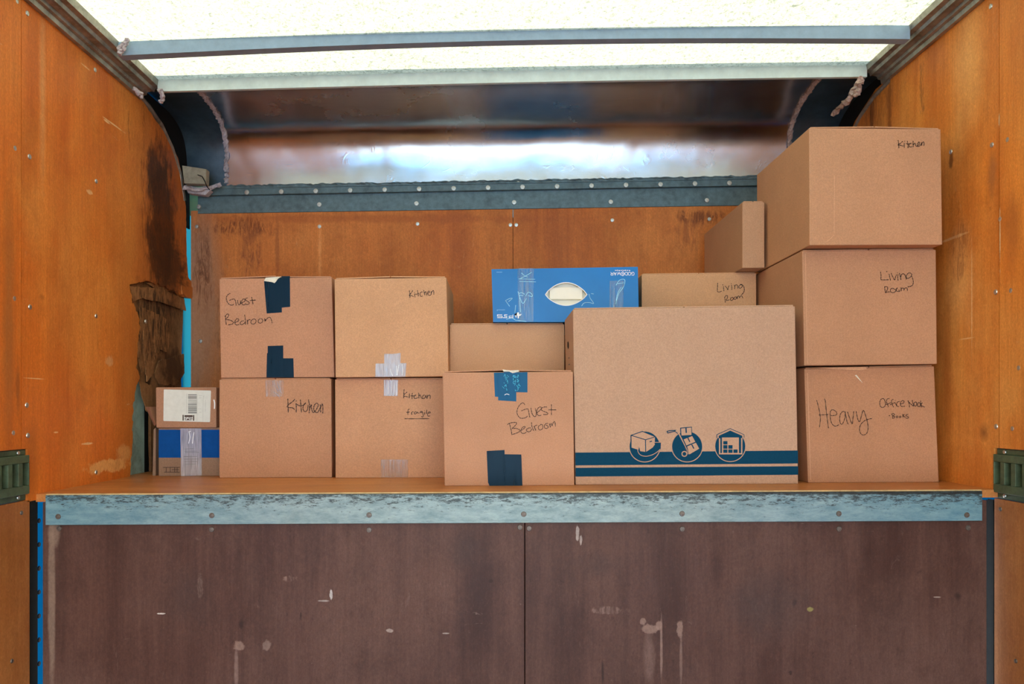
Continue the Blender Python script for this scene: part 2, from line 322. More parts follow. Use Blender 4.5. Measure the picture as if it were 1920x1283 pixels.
def trim_mat():
    m = MT('scuffed_galvanised_trim')
    a = m.noise(34, (.5,1,1.6), 8, .8, .1); b = m.noise(150, (.30,1,1.2), 7, .85, 0); g = m.noise(3, (1,1,1), 4, .5)
    sep = m.n('ShaderNodeSeparateXYZ'); m.l(m.tc.outputs['Object'], sep.inputs[0])
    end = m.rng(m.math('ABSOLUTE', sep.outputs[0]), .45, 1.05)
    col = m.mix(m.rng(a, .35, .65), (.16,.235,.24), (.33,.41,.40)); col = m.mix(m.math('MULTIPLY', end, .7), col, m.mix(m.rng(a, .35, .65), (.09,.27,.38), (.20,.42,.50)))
    z = m.rng(sep.outputs[2], CZ-.245, CZ-.195)
    k = m.math('ADD', b, m.math('MULTIPLY', z, .16))
    col = m.mix(m.rng(k, .60, .66, 0, .9), col, (.03,.035,.035))
    top = m.rng(m.math('ADD', sep.outputs[2], m.math('MULTIPLY', a, .012)), CZ-.1935, CZ-.1905); col = m.mix(m.math('MULTIPLY', top, .85), col, (.02,.018,.015))
    return m.done(m.bsdf(col, .5, .35, bump=b, bstr=.3, bdist=.001))
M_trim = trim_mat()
M_ground = plain('asphalt_yard', (.24,.28,.31), .9, nscale=6, var=.15)

# ------------------------------------------------------------ the truck body (setting)
Y0, YB = -1.4, 2.76
def S(name, mb, m, parent=None, **k):
    o = mb.build(name, m, parent, **k)
    if parent is None: o['kind'] = 'structure'
    return o
b = MB(); b.box((-25,-30,-1.05), (25,25,-1.0)); S('ground', b, M_ground)  # yard surface out of view, added for bounce and reflections
b = MB(); b.box((-3.2,-15.0,-1.0), (3.2,-14.95,3.6)); S('door_1', b, plain('blue_roller_shutter', (.16,.42,.72), .7, nscale=.8, var=.25))  # unseen shutter, added to put blue into the nose sheet's reflection
b = MB(); b.box((-16,-16,-1.0), (16,-15,5.5)); S('wall_yard', b, plain('cream_render', (.80,.72,.58), .8, nscale=1.5, var=.12))  # unseen building wall, added to bounce sunlight onto the box fronts
b = MB(); b.box((-1.10,Y0,-.04), (1.18,1.86,0)); floor = S('floor', b, M_floor)

def screw(parent, pts, axis, r=.006, m=None, name='screw', h=.0018):
    first = None
    for p in pts:
        if first is None:
            mb = MB(); mb.disc((0,0,0), axis, r, h, 12, .0004)
            # cross recess as four sunken-looking wedges
            me_base = world_loc(parent); o = MB(); o.v = [v+me_base for v in mb.v]; o.f = mb.f
            first = o.build(name, m or M_screw, parent); first.location = Vector(p)-me_base
        else:
            c = first.copy(); C.objects.link(c); c.parent = parent; c.location = Vector(p)-world_loc(parent)
    return first

# walls: skin, then plywood sheets, load rail and screws as its pieces
def rail_profile(sx, X, z0):
    s = 1 if X < 0 else -1
    pr = [(0,-.012),(.012,-.012),(.014,-.001),(.022,.001),(.024,.009),(.034,.012),(.044,.010),(.047,.019),(.060,.022),(.063,.040),(-.035,.046),(-.035,-.012)]
    return [(X+s*a, z0+c) for a, c in pr]
def extrude_profile(pr, y0, y1):
    mb = MB(); n = len(pr); vs = [Vector((x,y0,z)) for x, z in pr]+[Vector((x,y1,z)) for x, z in pr]
    tri = tessellate_polygon([[Vector((x,z,0)) for x, z in pr]])
    mb.add(vs, [tuple(t) for t in tri]+[tuple(i+n for i in t) for t in tri]+[(i,(i+1)%n,(i+1)%n+n,i+n) for i in range(n)]); return mb
ZTL, ZTR = CZ+.922, CZ+.968
def jag(pts, amp, step=.012, seed=0):                # roughen an outline given in wall coordinates
    out = []
    for i, p in enumerate(pts):
        q = pts[(i+1) % len(pts)]; a, bb, rough = Vector(p[:2]), Vector(q[:2]), p[2] if len(p) > 2 else 0
        n = max(1, int((bb-a).length/step)) if rough else 1
        for k in range(n):
            t = k/n; v = a.lerp(bb, t)
            if rough and k: v += Vector((noise.noise(Vector((v.x*60, v.y*60, seed))), noise.noise(Vector((v.x*60, v.y*60, seed+9)))))*amp*rough
            out.append(v)
    return out
def wp(px, py, X, r=0): return (wy(px, X), wz(px, py, X), r)
def wall_plate(mb, pts, X, th):
    s = -1 if X < 0 else 1
    mb.plate([Vector((X, p[0], p[1])) for p in pts], Vector((s*th, 0, 0)))

def build_wall(side):
    L = side == 'left'; X = XL if L else XR; s = -1 if L else 1; ztop = ZTL if L else ZTR
    xs = X+s*.040
    b = MB(); b.box((min(xs, xs+s*.004), Y0, -.04), (max(xs, xs+s*.004), 2.80, ztop+.05)); wall = S('wall_'+side, b, M_skin)
    mat = M_plyL if L else M_plyR
    yj = 1.777 if L else 1.823                       # joint of the front sheet
    yend = 1.81 if L else 1.842                      # end of lower sheets
    zr1, zr0 = CZ-.092, CZ-.208                      # load rail slot in the wall
    th = .010
    ys = [yj, .56, -.66, Y0]
    for k in range(3):
        b = MB(); wall_plate(b, [(ys[k]-.0035, zr1), (ys[k]-.0035, ztop), (ys[k+1], ztop), (ys[k+1], zr1)], X+(s*-.0015 if k == 0 else 0), th); b.build('plywood_panel', mat, wall, bevel=.0008, seg=1)
    for yq in (yj, .56, -.66):
        b = MB(); b.box((min(X+s*.0102, X+s*.013), yq-.03, zr1), (max(X+s*.0102, X+s*.013), yq+.03, ztop)); b.build('joint_backing', M_steelShade, wall)
    ys[0] = yend
    for k in range(3):
        b = MB(); wall_plate(b, [(ys[k]-.0015, 0), (ys[k]-.0015, zr0), (ys[k+1], zr0), (ys[k+1], 0)], X, th); b.build('lower_panel', M_plyLow, wall, bevel=.0008, seg=1)
    # front sheet over the cab: rounded top corner, torn lower corner on the left
    if L:
        o = [wp(239,163,X), wp(262,180,X,.4), wp(285,215,X,.4), wp(318,262,X,.3), wp(335,300,X,.3), wp(345,345,X,.4), wp(349,400,X,.5), wp(350,480,X,.5), wp(353,520,X,.6), wp(366,538,X,.6), wp(379,551,X,.5), wp(374,561,X,.7),
             wp(350,558,X,1), wp(330,547,X,1), wp(300,535,X,1), wp(275,527,X,1), wp(243,533,X,1), wp(247,562,X,1.3), wp(262,600,X,1.3), wp(259,640,X,1.3), wp(255,690,X,1.3), wp(262,705,X,1.3), wp(255,730,X,1.3), wp(248,780,X,1.3), wp(249,830,X,1.3), wp(246,870,X,.6), wp(243,903,X)]
        yb = wy(243); o = o+[(yb, CZ-.2), (1.80, CZ-.212), (1.80, zr1-.0), (yj, zr1), (yj, ztop)]
    else:
        o = [(yj, ztop), (2.42, ztop-.004), (2.56, ztop-.05), (2.66, ztop-.13), (2.735, ztop-.25), (2.745, CZ-.19), (yend, CZ-.205), (yend, zr1), (yj, zr1)]
    b = MB(); wall_plate(b, jag(o, .010, .010, 3), X, th); b.build('plywood_panel', mat, wall)
    if L:
        # what shows through the torn corner: the older inner sheet, broken veneers and a dark hole
        i = X-.013
        b = MB(); q = lambda px, py, r=0: wp(px, py, i, r)
        wall_plate(b, jag([q(225,500), q(346,505,.3), q(345,560,.6), q(343,600,.6), q(341,650,.6), q(340,720,.6), q(338,892), q(284,898,.8), q(283,820,.6), q(283,760,.6), q(276,728,1.2), q(258,712,1.0), q(225,712)], .008, .010, 8), i, .008)
        b.build('inner_panel', M_torn, wall)
        shards = [((243,536),(300,541),(345,560),(349,583),(300,566),(266,560),(250,566)), ((262,575),(300,590),(316,602),(320,640),(314,662),(300,655),(288,690),(266,700),(258,660),(264,610)),
                  ((300,676),(345,664),(346,700),(330,722),(300,722),(290,700)), ((272,598),(285,604),(288,700),(276,716),(268,640)), ((275,530),(352,534),(354,548),(300,546)),
                  ((262,715),(284,722),(287,760),(276,772),(266,740))]
        for k, sh in enumerate(shards):
            xx = X-.004-.0016*(k % 3)
            b = MB(); wall_plate(b, jag([wp(p[0], p[1], xx, 1) for p in sh], .006, .008, 20+k), xx, .003); b.build('veneer_splinter', M_shard if k not in (2,) else M_torn, wall)
        b = MB(); wall_plate(b, jag([wp(338,530,X+.0), wp(357,538,X,1), wp(377,551,X,1), wp(372,561,X,1), wp(356,560,X,1), wp(340,552,X,1)], .006, .008, 44), X+.004, .004); b.build('veneer_splinter', mat, wall)
        # vertical frame strip behind the tear, cardboard grey shade
        b = MB(); b.box((xs+.004, 2.452, CZ-.2), (xs+.012, 2.62, CZ+.10)); b.build('dark_lining', M_steelShade, wall); b = MB(); b.box((xs+.004, 2.30, CZ-.2), (xs+.014, 2.452, CZ+.10)); b.build('frame_post', plain('pale_teal_post', (.38,.58,.57), .6, nscale=20, dirt=(.08,.07,.05)), wall)  # black board added to make the slit read as a dark hole
    # dark corner frame between the sheet and the curved nose
    fr = [(2.30, ztop-.03), (2.78, ztop-.03), (2.78, CZ+.50), (2.60, CZ+.50)]
    b = MB(); wall_plate(b, [(2.28, ztop+.04), (2.778, ztop+.04), (2.778, CZ+.62), (2.55, CZ+.62)], X+s*.012, .004); b.build('corner_frame', M_steelShade, wall)
    b = MB(); b.tube([Vector((X+s*.004, y_, CZ+z_+(0 if L else .03))) for y_, z_ in ((2.33,.925),(2.43,.915),(2.52,.89),(2.60,.845),(2.665,.78),(2.70,.70))], .009, 8, .1); b.build('frame_rib', M_rail, wall)
    # load rail with tie slots
    xo, xi, xb = X-s*.001, X+s*.004, X+s*.017
    def bx(mb, x0, x1, y0, y1, z0, z1): mb.box((min(x0,x1), y0, z0), (max(x0,x1), y1, z1))
    ye = 1.80 if L else 1.837
    b = MB(); bx(b, xb, xb+s*.003, Y0, ye, zr0, zr1)
    bx(b, xi, xb, Y0, ye, zr1-.014, zr1-.001); bx(b, xi, xb, Y0, ye, zr0+.001, zr0+.015)
    bx(b, xo-s*.004, xb, Y0, ye, zr1-.031, zr1-.014); bx(b, xo-s*.004, xb, Y0, ye, zr0+.015, zr0+.034)
    bx(b, xo-s*.004, xb, ye-.0045, ye, zr0+.034, zr1-.031)
    y = ye-.0045-.021
    while y > -.2:
        bx(b, xo-s*.004, xb, y-.0165, y, zr0+.034, zr1-.031); y -= .0375
    if y > Y0: bx(b, xo-s*.004, xb, Y0, y, zr0+.034, zr1-.031)
    rl = b.build('load_rail', M_green, wall, bevel=.0012, seg=1); rl['label'] = 'green slotted load rail'
    screw(wall, [(xi-s*.001, ye-.03-.15*k, zz) for k in range(6) for zz in (zr1-.008, zr0+.009)], (-s,0,0), .005)
    # top rail along the roof
    y1 = 2.36
    ext = extrude_profile(rail_profile(s, X, ztop), Y0, y1); tr = ext.build('roof_rail', M_rail, wall); tr['label'] = 'dark ridged aluminium roof rail'
    # screws in the sheets
    if L: spx = [(51,25),(178,131),(180,340),(55,294),(27,278),(56,576),(26,560),(180,593),(52,817),(24,812),(180,886),(31,2),(50,760),(273,603)]
    else: spx = [(1858,12),(1860,272),(1890,262),(1876,411),(1867,548),(1896,545),(1868,800),(1899,804),(1911,690),(1783,285)]
    screw(wall, [(X-s*.0, wy(a, X), wz(a, c, X)) for a, c in spx], (-s,0,0), .0062)
    spx = [(40,962),(22,1240)] if L else [(1876,955),(1905,1240)]
    screw(wall, [(X, wy(a, X), wz(a, c, X)) for a, c in spx], (-s,0,0), .005, M_screwd)
    return wall
wall_left = build_wall('left'); wall_right = build_wall('right')

# near-black posts standing in for the shadow in the gaps beside the bulkhead
for nm, X, s in (('trim_1', XL, -1), ('trim_2', XR, 1)):
    b = MB(); x0, x1 = X+s*.002, X+s*.0385
    yp = 1.815 if s < 0 else 1.846
    b.box((min(x0,x1), yp, 0), (max(x0,x1), yp+.028, CZ-.215)); t = S(nm, b, M_steelShade)
    xk = X+s*.0395
    screw(t, [(xk, yp+.098, CZ-.27-.057*k) for k in range(14)], (-s,0,0), .006, M_steelShade, 'rivet')
    b = MB(); b.box((min(x0, X+s*.001), yp, CZ-.238), (max(x0, X+s*.001), yp+.02, CZ-.212)); b.build('end_block', M_steelShade, t)

# back wall above the cab: skin, two sheets, screws
b = MB(); b.box((-1.10, 2.785, CZ-.3), (1.18, 2.79, CZ+.80)); wall_front = S('wall_front', b, M_skinB)
zb = lambda x: CZ+(VY-(401-(x-358)*.0154))/F_PX*YB
xl, xm, xr = (358-VX)/B2*1.0, (962-VX)/B2, 1.128
xl = P(358,0,YB).x; xm = P(962,0,YB).x
for a, c in ((xl, xm-.0009), (xm+.0009, xr)):
    za, zc = P(0, 401-(a*543+VX-358)*.0154, YB).z, P(0, 401-(c*543+VX-358)*.0154, YB).z
    b = MB(); b.hexa([(a,YB,za+.01),(c,YB,zc+.01),(c,YB,CZ-.2),(a,YB,CZ-.2)], [(a,YB+.012,za+.01),(c,YB+.012,zc+.01),(c,YB+.012,CZ-.2),(a,YB+.012,CZ-.2)])
    b.build('plywood_panel', M_plyB, wall_front)
b = MB(); b.box((-1.10,2.775,CZ+.668), (-1.03,2.782,CZ+.80)); b.build('cream_skin_patch', translucent('cream_fibreglass', (.55,.53,.36), diff=.2), wall_front)
b = MB(); b.box((xm-.05,YB+.0125,CZ-.19), (xm+.05,YB+.016,CZ+.66)); b.build('joint_backing', M_steelShade, wall_front)
screw(wall_front, [P(x, y, YB-.0) for x, y in ((369,425),(599,425),(783,420),(957,422),(968,422),(1148,413),(1330,411),(376,640))], (0,-1,0), .0068)
# metal band and riveted flange
def band_y(px, base): return base-(px-370)*.0195
b = MB(); p = [P(371, 368, YB-.004), P(1545, 345.1, YB-.004), P(1545, 383, YB-.004), P(371, 400.5, YB-.004)]
b.hexa(p, [v+Vector((0,.006,0)) for v in p]); t3 = S('trim_3', b, M_band, bevel=.0008, seg=1); 
screw(t3, [P(x, y, YB-.004) for x, y in ((373,388),(599,384),(781,382),(964,380),(1145,379),(1325,376),(1500,372))], (0,-1,0), .0085, h=.004)
b = MB(); p = [P(395, 352, YB-.02), P(1545, 331, YB-.02), P(1545, 345.5, YB-.02), P(385, 366.5, YB-.02)]
b.hexa(p, [v+Vector((0,.022,0)) for v in p]); fl = b.build('riveted_flange', M_band, t3, bevel=.001, seg=1)
b = MB(); p = [P(395, 351.5, YB-.024), P(1545, 330.5, YB-.024), P(1545, 333, YB-.024), P(395, 354, YB-.024)]; b.hexa(p, [v+Vector((0,.004,0)) for v in p]); b.build('flange_lip', M_band, t3)
screw(t3, [P(463+64.6*k, 361.0-1.25*k, YB-.02) for k in range(17)], (0,-1,0), .0088, M_screw, 'rivet', .003)
# ragged sealant along the flange
b = MB(); pts = []
for k in range(240):
    x = 400+k*4.8; pts.append(P(x, 350.2-(x-395)*.0183+noise.noise(Vector((x*.05,3,1)))*2.0, YB-.022))
b.tube(pts, .0042, 6, .45); b.build('sealant_bead', M_band, t3)

# curved aluminium nose between the band and the roof
NOSE = [(2.76,.764),(2.7578,.80),(2.753,.84),(2.744,.88),(2.724,.915),(2.688,.941),(2.63,.958),(2.55,.966),(2.45,.966),(2.36,.952),(2.352,.985)]
NOSE_S = None
def nose_curve():
    global NOSE_S
    q = [Vector((p[0], p[1], 0)) for p in NOSE]; out = []
    for i in range(len(q)-2):
        p0, p1, p2, p3 = q[max(i-1,0)], q[i], q[i+1], q[min(i+2, len(q)-2)]
        for k in range(12):
            t = k/12; out.append(.5*((2*p1)+(p2-p0)*t+(2*p0-5*p1+4*p2-p3)*t*t+(3*p1-p0-3*p2+p3)*t**3))
    out.append(q[-2]); L_ = [0]
    for i in range(1, len(out)): L_.append(L_[-1]+(out[i]-out[i-1]).length)
    NOSE_S = (out, L_)
nose_curve()
def nose(t, x):                                      # t 0 at the flange, 1 at the roof, >1 tucked up behind the header
    out, L_ = NOSE_S; zr = (x+1)*(.011+.008*max(0,min(1,t)))
    if t > 1: return Vector((x, 2.352, CZ+.948+(t-1)*1.0+zr))
    g = t*L_[-1]
    for i in range(1, len(L_)):
        if L_[i] >= g-1e-9:
            k = (g-L_[i-1])/(L_[i]-L_[i-1]); v = out[i-1].lerp(out[i], k); return Vector((x, v.x, CZ+v.y+zr))
def seam_x(t, side):
    if side < 0: return -.940+.035*t
    return 1.005-.04*t
def nose_patch(f0, f1, n=48, m_=44):
    mb = MB(); vs = []
    for j in range(m_+1):
        t = j/(m_-2)*1.0 if j < m_-1 else 1.0+.03*(j-m_+2); a, c = f0(t), f1(t)
        for i in range(n+1):
            x = a+(c-a)*i/n; v = nose(t, x); v.y += noise.noise(Vector((x*3.1, t*2.5, 4)))*.0045+noise.noise(Vector((x*9, t*7, 8)))*.0010; vs.append(v)
    w_ = n+1; mb.add(vs, [(j*w_+i, j*w_+i+1, (j+1)*w_+i+1, (j+1)*w_+i) for j in range(m_) for i in range(n)]); return mb
b = nose_patch(lambda t: seam_x(t,-1), lambda t: seam_x(t,1)); wall_nose = S('ceiling_front', b, M_alu, smooth=True)
b = nose_patch(lambda t: -1.10, lambda t: seam_x(t,-1)+.001, 8); b.build('corner_sheet', M_corner, wall_nose, smooth=True)
b = nose_patch(lambda t: seam_x(t,1)-.001, lambda t: 1.18, 8); b.build('corner_sheet', M_corner, wall_nose, smooth=True)
for sd, mm in ((-1, M_seal), (1, M_sealR)):
    b = MB(); pts = []
    for k in range(60):
        t = .02+.86*k/59; v = nose(t, seam_x(t, sd)+noise.noise(Vector((t*30, sd, 0)))*.004); pts.append(v+Vector((0,-.003,-.002)))
    b.tube(pts, .0075, 7, .45); o = b.build('sealant_bead', mm, wall_nose)
# sealant blobs at rail ends
for c0, c1, mm in (((372,182),(425,345), None),): pass
b = MB()
for pxy in [((1617,150,2.30),(1600,170,2.33),(1590,188,2.36),(1572,205,2.45),(1562,216,2.5)), ((1610,148,2.3),(1613,165,2.3),(1600,182,2.33))]:
    pts = [P(*q) for q in pxy]; fine = []
    for i in range(len(pts)-1):
        for k in range(6): fine.append(pts[i].lerp(pts[i+1], k/6)+Vector([random.uniform(-.002,.002) for _ in range(3)]))
    b.tube(fine, .008, 7, .5)
b.build('sealant_blob', M_sealR, wall_nose)
b = MB()
for pxy in [((240,72,2.08),(232,90,2.08),(222,104,2.08)), ((236,80,2.08),(218,96,2.08)), ((300,166,2.30),(305,180,2.31),(300,195,2.33)), ((250,166,2.26),(262,175,2.27),(268,185,2.28)), ((345,352,2.66),(365,356,2.68),(395,352,2.70),(420,346,2.70))]:
    pts = [P(*q) for q in pxy]; fine = []
    for i in range(len(pts)-1):
        for k in range(5): fine.append(pts[i].lerp(pts[i+1], k/5)+Vector([random.uniform(-.002,.002) for _ in range(3)]))
    b.tube(fine, .006, 7, .5)
b.build('sealant_blob', M_seal, wall_nose)
# bracket and wire in the left corner
b = MB(); p = [P(341,310,2.66), P(387,317,2.66), P(386,345,2.66), P(345,344,2.66)]; b.hexa(p, [v+Vector((0,.03,0)) for v in p]); b.build('corner_bracket', M_bracket, wall_nose, bevel=.002)
b = MB(); b.tube([P(371,328,2.655), P(379,331,2.64), P(384,340,2.64), P(388,350,2.65), P(393,356,2.66)], .0016, 6); b.build('wire', M_steelShade, wall_nose)
b = MB(); p = [P(345,346,2.70), P(395,356,2.70), P(385,366,2.70), P(352,362,2.70)]; b.hexa(p, [v+Vector((0,.03,0)) for v in p]); b.build('sealant_blob', M_seal, wall_nose, bevel=.003)

# roof: arched translucent sheet, bows and header
def roof_z(x, add=0, arch=.020):
    t = (x-XL)/(XR-XL); return ZTL+(ZTR-ZTL)*t+arch*math.sin(math.pi*max(0,min(1,t)))+add
b = MB(); vs = []; nx, ny = 24, 12
for j in range(ny+1):
    for i in range(nx+1):
        x = -1.07+(2.22)*i/nx; y = Y0+(2.43-Y0)*j/ny; vs.append((x, y, roof_z(x, .038, .024 if y < 2.0 else .006)))
b.add(vs, [(j*(nx+1)+i, j*(nx+1)+i+1, (j+1)*(nx+1)+i+1, (j+1)*(nx+1)+i) for j in range(ny) for i in range(nx)])
ceiling = S('ceiling', b, M_roof, smooth=True)
def bow(y, zlo, zhi, dep, m, name, parent, x0=-1.0, x1=1.08, arch=.020):
    b = MB(); n = 24
    for i in range(n):
        xa, xb_ = x0+(x1-x0)*i/n, x0+(x1-x0)*(i+1)/n
        b.hexa([(xa,y,roof_z(xa,zhi,arch)),(xb_,y,roof_z(xb_,zhi,arch)),(xb_,y,roof_z(xb_,zlo,arch)),(xa,y,roof_z(xa,zlo,arch))],
               [(xa,y+dep,roof_z(xa,zhi,arch)),(xb_,y+dep,roof_z(xb_,zhi,arch)),(xb_,y+dep,roof_z(xb_,zlo,arch)),(xa,y+dep,roof_z(xa,zlo,arch))])
    return b.build(name, m, parent)
for y in (2.10, 1.50, .9, .3, -.3, -.9): bow(y, .000, .036, .030, M_bow, 'roof_bow', ceiling)
hd = bow(2.345, .004, .044, .012, M_header, 'header_bar', ceiling, -1.0, 1.08, .005); hd['label'] = 'pale bar where the roof meets the curved metal'

# overcab ledge: board, front metal trim; bulkhead below
b = MB(); n = 12; ya, yb_ = 1.834, 2.775
b.hexa([(-1.10,ya,ledge_z(-1.10)),(1.18,ya,ledge_z(1.18)),(1.18,ya,ledge_z(1.18)-.018),(-1.10,ya,ledge_z(-1.10)-.018)],
       [(-1.10,yb_,ledge_z(-1.10)),(1.18,yb_,ledge_z(1.18)),(1.18,yb_,ledge_z(1.18)-.018),(-1.10,yb_,ledge_z(-1.10)-.018)])
floor2 = S('floor_overcab', b, M_ledge)
xa, xb_ = P(85,0,1.83).x, P(1842,0,1.83).x
b = MB(); b.hexa([(xa,1.8335,ledge_z(xa)+.0005),(xb_,1.8335,ledge_z(xb_)+.0005),(xb_,1.8335,ledge_z(xb_)-.006),(xa,1.8335,ledge_z(xa)-.006)],
                 [(xa,1.836,ledge_z(xa)+.0005),(xb_,1.836,ledge_z(xb_)+.0005),(xb_,1.836,ledge_z(xb_)-.006),(xa,1.836,ledge_z(xa)-.006)]); b.build('board_edge', M_endgrain, floor2)
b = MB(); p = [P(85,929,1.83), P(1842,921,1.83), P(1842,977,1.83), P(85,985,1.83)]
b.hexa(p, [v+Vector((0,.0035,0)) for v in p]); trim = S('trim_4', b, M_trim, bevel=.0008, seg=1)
screw(trim, [P(x, y, 1.83) for x, y in ((109,969),(397,967),(692,966),(982,964.5),(1279,963.5),(1573,963.5),(1813,966))], (0,-1,0), .0064, M_screwd)
b = MB(); b.box((-1.055, 1.852, 0), (1.125, 1.86, CZ-.22)); bulk = S('wall_bulkhead', b, M_steelShade)
xj = P(984,0,1.84).x
for a, c in ((P(80,0,1.84).x, xj-.001), (xj+.001, P(1850,0,1.84).x)):
    b = MB(); b.box((a, 1.84, .0), (c, 1.852, ledge_z(a)-.02)); b.build('bulkhead_panel', M_bulk, bulk, bevel=.0008, seg=1)
screw(bulk, [P(x, y, 1.84) for x, y in ((111,991),(397,993),(692,994),(975,989),(992,991),(1279,992),(1573,992),(1815,990))], (0,-1,0), .0064, M_screwd)

# ------------------------------------------------------------ print and handwriting
def smooth_line(pts, sub=5):
    if len(pts) < 3: return [Vector(p) for p in pts]
    q = [Vector(p) for p in pts]; out = []
    for i in range(len(q)-1):
        p0, p1, p2, p3 = q[max(i-1,0)], q[i], q[i+1], q[min(i+2, len(q)-1)]
        for k in range(sub):
            t = k/sub; out.append(.5*((2*p1)+(p2-p0)*t+(2*p0-5*p1+4*p2-p3)*t*t+(3*p1-p0-3*p2+p3)*t**3))
    out.append(q[-1]); return out
def ribbon(mb, pts, w, d, smooth=True, taper=False):
    q = smooth_line(pts) if smooth else [Vector(p) for p in pts]
    if len(q) == 1: q = [q[0], q[0]+Vector((w*.6, 0))]
    L_, R_ = [], []
    for i, p in enumerate(q):
        t = q[min(i+1,len(q)-1)]-q[max(i-1,0)]
        t = t.normalized() if t.length > 1e-6 else Vector((1,0))
        if not smooth and 0 < i < len(q)-1:
            a, c = (q[i]-q[i-1]).normalized(), (q[i+1]-q[i]).normalized(); t = (a+c).normalized() if (a+c).length > .1 else a
            k = 1/max(.4, abs(t.dot(a)))
        else: k = 1
        n = Vector((-t.y, t.x)); ww = w/2*k*(1 if not taper else .8+.3*math.sin(i*1.7))
        L_.append(p+n*ww); R_.append(p-n*ww)
    # the ribbon's start and end stick out half a width
    vs = [P(v.x, v.y, d) for v in L_]+[P(v.x, v.y, d) for v in R_]; n = len(q)
    mb.add(vs, [(i, i+1, n+i+1, n+i) for i in range(n-1)])
def flat(mb, pts, d):
    q = [P(x, y, d) for x, y in pts]; tri = tessellate_polygon([q]); mb.add(q, [tuple(t) for t in tri])
def crop(ox, oy, sc, lines): return [[(ox+x/sc, oy+y/sc) for x, y in l] for l in lines]
def circle(cx, cy, r, n=40, a0=0, a1=360): return [(cx+r*math.cos(math.radians(a0+(a1-a0)*k/n)), cy+r*math.sin(math.radians(a0+(a1-a0)*k/n))) for k in range(n+(a1-a0 < 360))]
def write(parent, lines, w, d, m=None, name='handwriting', smooth=True):
    lines = [l for l in lines if l]; bb = [[min(p[0] for p in l), min(p[1] for p in l), max(p[0] for p in l), max(p[1] for p in l)] for l in lines]
    grp = list(range(len(lines))); gx, gy = (7, 4.5) if name in ('handwriting', 'printed_title') else (14, 14)
    for i in range(len(lines)):
        for j in range(i):
            if bb[i][0]-bb[j][2] < gx and bb[j][0]-bb[i][2] < gx and bb[i][1]-bb[j][3] < gy and bb[j][1]-bb[i][3] < gy:
                a, c = grp[i], grp[j]; grp = [c if g == a else g for g in grp]
    o = None
    for g in sorted(set(grp)):
        mb = MB()
        for l, k in zip(lines, grp):
            if k == g: ribbon(mb, l, w, d-.0007, smooth, taper=(name == 'handwriting'))
        o = mb.build(name, m or M_ink, parent)
    return o

W = {}
W['A'] = crop(410,510,8.727, [[(190,350),(150,375),(125,420),(135,480),(170,530),(220,545),(250,525)], [(175,468),(235,445),(262,450),(280,500),(285,550)], [(308,462),(315,510),(335,540),(352,520),(358,470),(366,530)],
 [(378,510),(425,480),(430,450),(400,445),(378,480),(385,530),(410,540),(445,520)], [(475,425),(445,435),(440,460),(480,485),(502,510),(480,532),(440,530)], [(540,410),(550,460),(562,530)], [(510,470),(605,462)],
 [(110,715),(115,780),(125,870)], [(100,730),(140,690),(165,700),(150,740),(118,775),(190,790),(240,825),(220,855),(150,868)], [(262,830),(320,805),(330,780),(300,765),(270,800),(265,840),(290,868),(335,860)],
 [(410,800),(370,810),(350,845),(375,865),(420,840),(438,810)], [(425,700),(435,780),(440,865)], [(465,780),(475,860)], [(470,810),(500,780),(520,785)], [(560,775),(530,800),(530,840),(570,855),(605,830),(610,790),(580,770),(555,778)],
 [(680,765),(650,790),(650,825),(680,840),(715,820),(720,785),(690,762)], [(750,760),(760,810)], [(752,790),(770,780),(758,800)], [(765,800),(800,755),(840,745),(860,780),(875,840)]])
W['B'] = crop(530,730,21.333, [[(205,380),(215,600),(222,935)], [(485,390),(430,470),(250,610),(180,700),(240,735),(350,740),(430,770),(475,820)], [(530,590),(545,700),(540,935)], [(525,460),(555,485)], [(710,420),(725,600),(750,935)],
 [(525,570),(600,630),(700,665),(800,650),(870,610),(930,545)], [(930,545),(860,600),(820,680),(815,800),(860,880),(920,895),(980,840),(1010,730),(1020,640)], [(1035,415),(1050,520),(1075,650),(1075,800),(1055,965)],
 [(1075,800),(1110,700),(1150,620),(1155,750),(1180,870),(1220,935),(1290,890),(1380,750),(1425,640),(1390,570),(1330,570),(1260,660),(1245,780),(1270,880),(1330,930),(1400,925),(1470,820),(1500,740)], [(1500,610),(1510,760),(1525,935)], [(1510,760),(1550,660),(1590,590),(1610,750),(1600,970)]])
W['D'] = crop(740,725,18.33, [[(325,95),(315,250),(308,405)], [(430,190),(330,270),(310,320),(400,345),(465,360)], [(510,240),(500,395)], [(605,220),(600,330),(595,430)], [(550,320),(640,325),(740,290)], [(740,290),(690,310),(665,370),(690,415),(750,405),(800,380)],
 [(825,215),(830,300),(830,410)], [(830,340),(870,290),(895,320),(910,380),(960,425)], [(1040,295),(990,300),(960,340),(965,400),(1000,420),(1050,370),(1065,300),(1080,385)], [(1120,290),(1110,420)], [(1115,370),(1160,310),(1210,300),(1225,350),(1220,420)],
 [(515,785),(480,780),(458,830),(455,985)], [(395,888),(515,875)], [(575,880),(590,970)], [(580,900),(620,862),(650,870)], [(740,870),(690,880),(670,915),(700,945),(750,915),(770,875),(790,910),(850,915)], [(940,855),(890,860),(880,895),(920,900),(950,860),(970,940),(980,1010),(955,1050),(915,1025)],
 [(1030,880),(1025,965)], [(1025,820),(1030,835)], [(1105,800),(1090,940)], [(1130,920),(1210,910),(1225,880),(1180,870),(1140,920),(1135,990),(1170,1025),(1215,1000)], [(340,1108),(600,1110),(1190,1105)]])
